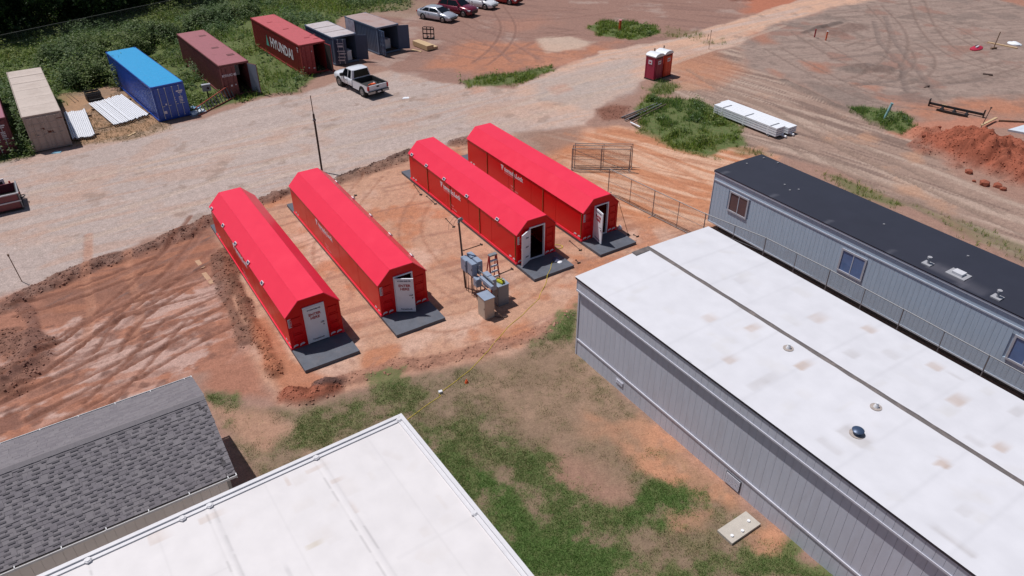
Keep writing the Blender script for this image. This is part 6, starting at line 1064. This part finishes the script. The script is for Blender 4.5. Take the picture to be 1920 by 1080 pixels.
# ------------------------------------------------------------------ left edge trailer
TL_ = thing('utility_trailer', 'dark maroon utility trailer with pale metal frame on the gravel', 'trailer', (-30.0, 40.75, 0), R(33.3))
MARS = mat('dark_maroon_panel', (128, 44, 60), .4, var=.2, k=.7, coat=.3)
bx('front_panel', MARS, TL_, -4.5, -.1, .04, .1, .12, 1.05); bx('side_panel', BLACKM, TL_, -.12, -.06, .101, 1.9, .12, 1.05); bx('back_panel', MARS, TL_, -4.5, -.1, 1.9, 1.96, .12, 1.05); bx('deck', BLACKM, TL_, -4.5, -.13, .101, 1.899, .45, .52)
for z in (.04, .55, 1.05): bx('frame_rail', PARM if z > .1 else BLACKM, TL_, -4.5, .02, -.02, .04, z, z + .07)
for z in (.04, 1.05): bx('frame_rail', BLACKM if z < 1 else GALV, TL_, -.06, .02, .041, 2.0, z, z + .07)
for u in (-4.45, -2.2, -.05): bx('frame_post', GALV, TL_, u, u + .06, -.015, .035, .11, 1.05)
bx('frame_post', GALV, TL_, -.05, .015, 1.93, 1.99, .11, 1.05)
for u in (-1.6, -3.0): MB().cyl((u, 1.97, .3), (u, 2.15, .3), .32, 18).build('wheel', TYRE, TL_, True)
MB().tube([(.02, .9, .4), (.2, .95, .42), (.25, 1.1, .42), (.2, 1.25, .4), (.02, 1.3, .4)], .03, 6).build('tie_hook', BLACKM, TL_)
def ontr(u, v, z): a = R(33.3); return (-30. + math.cos(a) * u - math.sin(a) * v, 40.75 + math.sin(a) * u + math.cos(a) * v, z)
cn = thing('red_cone', 'red traffic cone with white band standing on the gravel behind the trailer', 'cone', ontr(-.35, 2.6, 0), 0); REDP2 = mat('cone_red', (206, 30, 34), .5, k=.8)
bx('cone_base', REDP2, cn, -.24, .24, -.24, .24, -.02, .05); MB().cyl((0, 0, .05), (0, 0, .95), .2, 16, .04).build('cone_body', REDP2, cn, True); MB().cyl((0, 0, .5), (0, 0, .62), .127, 16, .108).build('cone_band', LETW, cn, True)
wf = thing('white_display_stand', 'white metal stand with dark screen standing upright behind the trailer', 'frame', ontr(-1.2, 2.35, -.02), R(33.3 + 12))
for u in (-.9, .5): bx('upright', PARM, wf, u, u + .12, -.05, .05, 0, 1.25)
bx('bottom_bar', PARM, wf, -.78, .5, -.05, .05, .1, .25); bx('top_bar', PARM, wf, -.78, .5, -.05, .05, 1.1, 1.25); bx('screen', DARK, wf, -.78, .5, -.01, .01, .25, 1.1)
# ------------------------------------------------------------------ right-hand field clutter
def stub(name, label, a, h_, r, m, cat, cap=None):
    t = thing(name, label, cat, (*a, gz(*a) - .05), 0); MB().cyl((0, 0, 0), (0, 0, h_), r, 10).build('pipe_body', m, t, True); MB().cyl((0, 0, h_), (0, 0, h_ + .05), r * 1.25, 10).build('pipe_cap', cap or m, t, True)
stub('marker_post', 'orange marker post standing in the green grass patch', (11.67, 81.35), 1.1, .14, ORANGE, 'marker post', LETP); stub('marker_post', 'red marker stub in the dug hollow of the field', (31.49, 78.30), .8, .07, mat('dull_red', (170, 50, 60), .6, k=.8), 'marker post'); stub('marker_post', 'orange marker stub with pale cap in the field hollow', (32.23, 77.09), .95, .07, ORANGE, 'marker post', PVC)
tq = thing('teal_pipe', 'pale teal pipe leaning up out of the weeds', 'pipe', (*(29.06, 55.28), -.1), 0); tq.rotation_euler = (0, R(12), 0); MB().cyl((0, 0, 0), (0, 0, 1.3), .1, 10).build('pipe_body', mat('teal_plastic', (150, 196, 200), .5, k=.78), tq, True); MB().cyl((0, 0, 1.3), (0, 0, 1.36), .12, 10).build('pipe_collar', _mats['teal_plastic'], tq, True)
def blob(name, label, cat, a, rx, ry, h_, m, seed, parts=()):
    g = random.Random(seed); t = thing(name, label, cat, (*a, gz(*a) - .02), g.random() * 3); rings = []
    for k in range(5):
        f = (1, 1.05, .9, .6, .2)[k]; rings.append([(math.cos(q * math.pi / 5) * rx * f * g.uniform(.85, 1.15), math.sin(q * math.pi / 5) * ry * f * g.uniform(.85, 1.15), h_ * k / 4 * g.uniform(.9, 1.1)) for q in range(10)])
    MB().loft(rings).build('bundle', m, t, True); return t
rb = blob('red_bag', 'crumpled red bag with white stripe lying in the field', 'bag', (46.01, 74.01), 1.0, .45, .3, mat('bag_red', (186, 30, 66), .6, var=.15, k=.78), 3); bx('white_stripe', LETW, rb, -.5, .1, -.2, -.05, .2, .33); bx('dark_strap', BLACKM, rb, -.3, .3, .0, .08, .25, .34)
blob('white_sack', 'crumpled white sheet lying near the wooden cross', 'sheet', (50.62, 75.43), .7, .5, .3, PVC, 5)
wc = thing('timber_cross', 'wooden stake with a crossfoot standing beside a long board', 'stake', (*(47.59, 73.80), -.05), R(20)); MB().tube([(0, 0, 0), (.18, .0, 1.7)], .05, 6).build('stake_shaft', WOODT, wc); bx('foot', WOODT, wc, -.3, .4, -.08, .08, .0, .22)
plank('plank', 'long pale board lying beside the wooden cross', (48.27, 76.05), (50.04, 73.94), .25, .1, PALEW); plank('plank', 'dark plank lying in the grey field', (42.46, 66.02), (43.15, 65.71), .25, .1, mat('dark_plank', (92, 70, 62), .8, k=.7)); plank('plank', 'short dark stick in the grey field', (35.58, 62.49), (36.20, 63.04), .15, .1, _mats['dark_plank'])
bl = thing('steel_frame', 'black welded steel frame lying on the dirt by the red mound', 'steel frame', (*(35.00, 56.36), 0.02), math.atan2((36.68, 56.10)[1] - (34.35, 58.18)[1], (36.68, 56.10)[0] - (34.35, 58.18)[0]))
for v in (-.35, .5): bx('long_beam', BLACKM, bl, -2.0 + (.8 if v < 0 else 0), 2.0 - (.9 if v < 0 else 0), v - .07, v + .07, .12 if v > 0 else .0, .28 if v > 0 else .16)
for u in (-1.0, -.1, .8): bx('cross_beam', BLACKM, bl, u, u + .14, -.28, .43, .06, .18)
for u in (-2.05, 1.95): bx('end_plate', BLACKM, bl, u, u + .08, .35, .65, 0, .55)
bx('pale_label', PALEW, bl, -1.1, -.7, .5, .58, .28, .3)
sp_ = thing('rusty_stake', 'rusty steel stake standing in the red soil mound', 'stake', (*(35.45, 53.21), gz(*(35.45, 53.21)) - .3), 0); sp_.rotation_euler = (0, R(8), 0); MB().cyl((0, 0, 0), (0, 0, 1.9), .03, 6).build('stake_shaft', RUSTP, sp_); bx('stake_head', RUSTP, sp_, -.05, .05, -.05, .05, 1.85, 1.95)
b1 = plank('plank', 'pale board leaning on the red soil mound', (35.39, 53.10), (37.34, 54.61), .18, .06, PALEW, .25); plank('plank', 'short pale board half buried on the red mound flank', (33.37, 52.28), (34.36, 52.90), .18, .06, PALEW, .06)
ws = thing('white_slab', 'new white slab edge at the border of the red soil', 'slab', (*(37.13, 52.55), 0), R(-8)); MB().prism([(0, 0), (4.5, -2.2), (7, .5), (2.6, 1.9)], lambda u, v, w: (u, v, w), -.05, .14).build('slab_top', mat('white_concrete', (214, 222, 232), .7, k=.8), ws); bx('form_board', WOODT, ws, .1, 2.5, 1.92, 1.98, -.05, .15)
for j, (a, r) in enumerate((((30.49, 45.31), .28), ((29.71, 50.40), .17), ((30.17, 44.00), .14), ((30.57, 43.52), .35), ((31.26, 43.20), .3), ((31.35, 42.74), .22), ((31.74, 52.19), .14))):
    g = random.Random(j); mm = MB(); mm.add([(p[0] * r * g.uniform(.8, 1.2), p[1] * r * g.uniform(.8, 1.2), p[2] * r * .75 * g.uniform(.8, 1.2)) for p in ICO], [tuple(f) for f in ICF])
    ob('soil_lump', mm.mesh('soil_lump', mat('red_soil', (160, 88, 66), .95, var=.3, scale=7, bump=.6, k=.75)), None, 'large lump of red soil fallen beside the mound', 'soil lump', 'fallen lumps of red soil', None, (a[0], a[1], gz(*a) + r * .35))
# ------------------------------------------------------------------ small things round the shelters
cl_ = thing('septic_lid', 'rectangular concrete lid with three white caps in the lawn', 'concrete lid', (*(7.80, 16.67), 0), R(34)); bx('lid_slab', mat('pale_concrete', (196, 188, 178), .85, var=.1, scale=5, k=.8, bump=.3), cl_, -.72, .72, -.33, .33, -.05, .09)
for u, v in ((-.5, -.12), (-.05, -.18), (.45, -.02)): MB().cyl((u, v, .09), (u, v, .14), .055, 12).build('cap', PVC, cl_, True)
cord = [(2.34, 34.59), (2.08, 33.50), (1.78, 32.30), (1.34, 30.74), (0.51, 29.37), (-0.26, 28.29), (-1.11, 26.47), (-1.90, 25.17), (-2.55, 24.35), (-3.06, 23.74), (-3.08, 23.47), (-3.47, 23.08), (-3.97, 22.48), (-4.32, 22.07), (-4.49, 21.71)]
pts = []
for i in range(len(cord) - 1):
    for k in range(5):
        a, b_ = cord[i], cord[i + 1]; q = k / 5; x_, y_ = a[0] + (b_[0] - a[0]) * q, a[1] + (b_[1] - a[1]) * q; w_ = .035 * math.sin((i * 5 + k) * 1.3); pts.append((x_ + w_, y_ + w_, .165 if i < 1 else (.165 if (i == 1 and k < 4) else max(gz(x_ + w_, y_ + w_) + .012, .0))))
ob('yellow_power_lead', MB().tube(pts, .013, 5).mesh('yellow_power_lead', YEL, True), None, 'yellow extension cord snaking from a shelter slab across dirt and lawn', 'cord')
pc = thing('cord_connector', 'white plug box joining the yellow cord on the lawn', 'plug box', (*(-3.06, 23.74), .0), .5); bx('connector_body', WHITE, pc, -.08, .08, -.06, .06, -.01, .09); bx('connector_socket', BLACKM, pc, -.05, .05, .061, .1, 0, .06)
oc = thing('marker_flag', 'small bright orange cap lying in the lawn near the cord', 'marker', (*(-1.98, 24.38), -.01), 0); MB().cyl((0, 0, 0), (0, 0, .12), .09, 10, .05).build('cap_body', ORANGE, oc); MB().cyl((0, 0, .12), (0, 0, .2), .02, 6).build('cap_tip', ORANGE, oc)
y2 = thing('coiled_cord', 'yellow cord coiled on dirt between the two right shelters', 'cord', (*(2.55, 35.85), 0), 0); MB().tube([(.3 * math.cos(a * .5) * (1 + .1 * math.sin(a * 2.1)), .22 * math.sin(a * .5), .01 + .004 * (a % 5)) for a in range(40)], .014, 5).build('cord_loops', YEL, y2); blob('white_pail', 'small white bucket tipped over beside the fence side shelter', 'bucket', (6.31, 37.96), .16, .13, .24, PVC, 9)
blob('litter_heap', 'crumpled dark and white litter on the slab with the yellow cord', 'litter', (2.38, 34.23), .28, .2, .18, mat('litter_blue', (90, 92, 120), .7, var=.3, scale=10, k=.7), 12).location.z = .148
wl_ = blob('litter_paper', 'crumpled white paper on the slab beside the dark litter', 'paper', (2.59, 33.96), .16, .12, .08, PVC, 13); wl_.location.z = .148
for a, lb in (((-8.85, 60.41), 'white paper scrap lying on the gravel behind the pickup'), ((-32.46, 49.39), 'pale blue scrap lying on the gravel by the beige container')):
    g = thing('paper_scrap', lb, 'paper', (*a, gz(*a) + .0), .4); MB().loft([[(-.35, -.15, -.02), (.3, -.2, -.02), (.4, .12, -.02), (-.1, .2, -.02)], [(-.3, -.12, .05), (.28, -.15, .04), (.33, .1, .06), (-.1, .16, .07)]]).build('scrap', PVC if 'white' in lb else mat('aqua_scrap', (150, 200, 220), .5, k=.8), g)
# ground anchors: rods with cross plates lying beside the shelters
for j, (a, b_) in enumerate((((-6.35, 43.84), (-5.71, 42.29)), ((-5.37, 42.21), (-4.67, 41.04)), ((-3.94, 39.23), (-3.36, 38.11)), ((-2.69, 35.49), (-1.64, 36.18)), ((-0.62, 33.05), (0.06, 33.57)), ((3.29, 36.50), (3.86, 35.37)), ((7.02, 37.19), (7.23, 36.95)), ((3.49, 34.41), (3.64, 34.08)), ((-10.14, 41.02), (-9.87, 42.49)))):
    d = Vector(b_) - Vector(a); t = thing('ground_anchor', 'black steel anchor rod lying on dirt beside the red shelters', 'anchor', (*a, gz(*a) + .015), math.atan2(d.y, d.x), 'anchor rods lying round the shelters'); L = d.length
    MB().cyl((0, 0, .01), (L, 0, .01), .018, 6).build('rod', BLACKM, t); MB().cyl((L * .92, -.09, .02), (L * .92, .09, .02), .04, 6).build('helix_plate', BLACKM, t); MB().cyl((0, -.04, .01), (0, .04, .01), .035, 6).build('eye', BLACKM, t)
gw = thing('guy_strap', 'dark tie strap running from shelter eave down to the dirt by the fence', 'strap', (*(6.92, 36.46), 0), 0); _a = SHEL[3]; _e = Vector((_a[0] + math.cos(_a[2]) * 1.27, _a[1] + math.sin(_a[2]) * 1.27)); _b0 = Vector((6.71, 37.20)); MB().tube([(_e.x - gw.location.x, _e.y - gw.location.y, 1.95), (_b0.x - gw.location.x, _b0.y - gw.location.y, .02)], .015, 5).build('strap_line', ROPE, gw); bx('strap_hook', BLACKM, gw, _b0.x - gw.location.x - .05, _b0.x - gw.location.x + .05, _b0.y - gw.location.y - .05, _b0.y - gw.location.y + .05, -.02, .06)
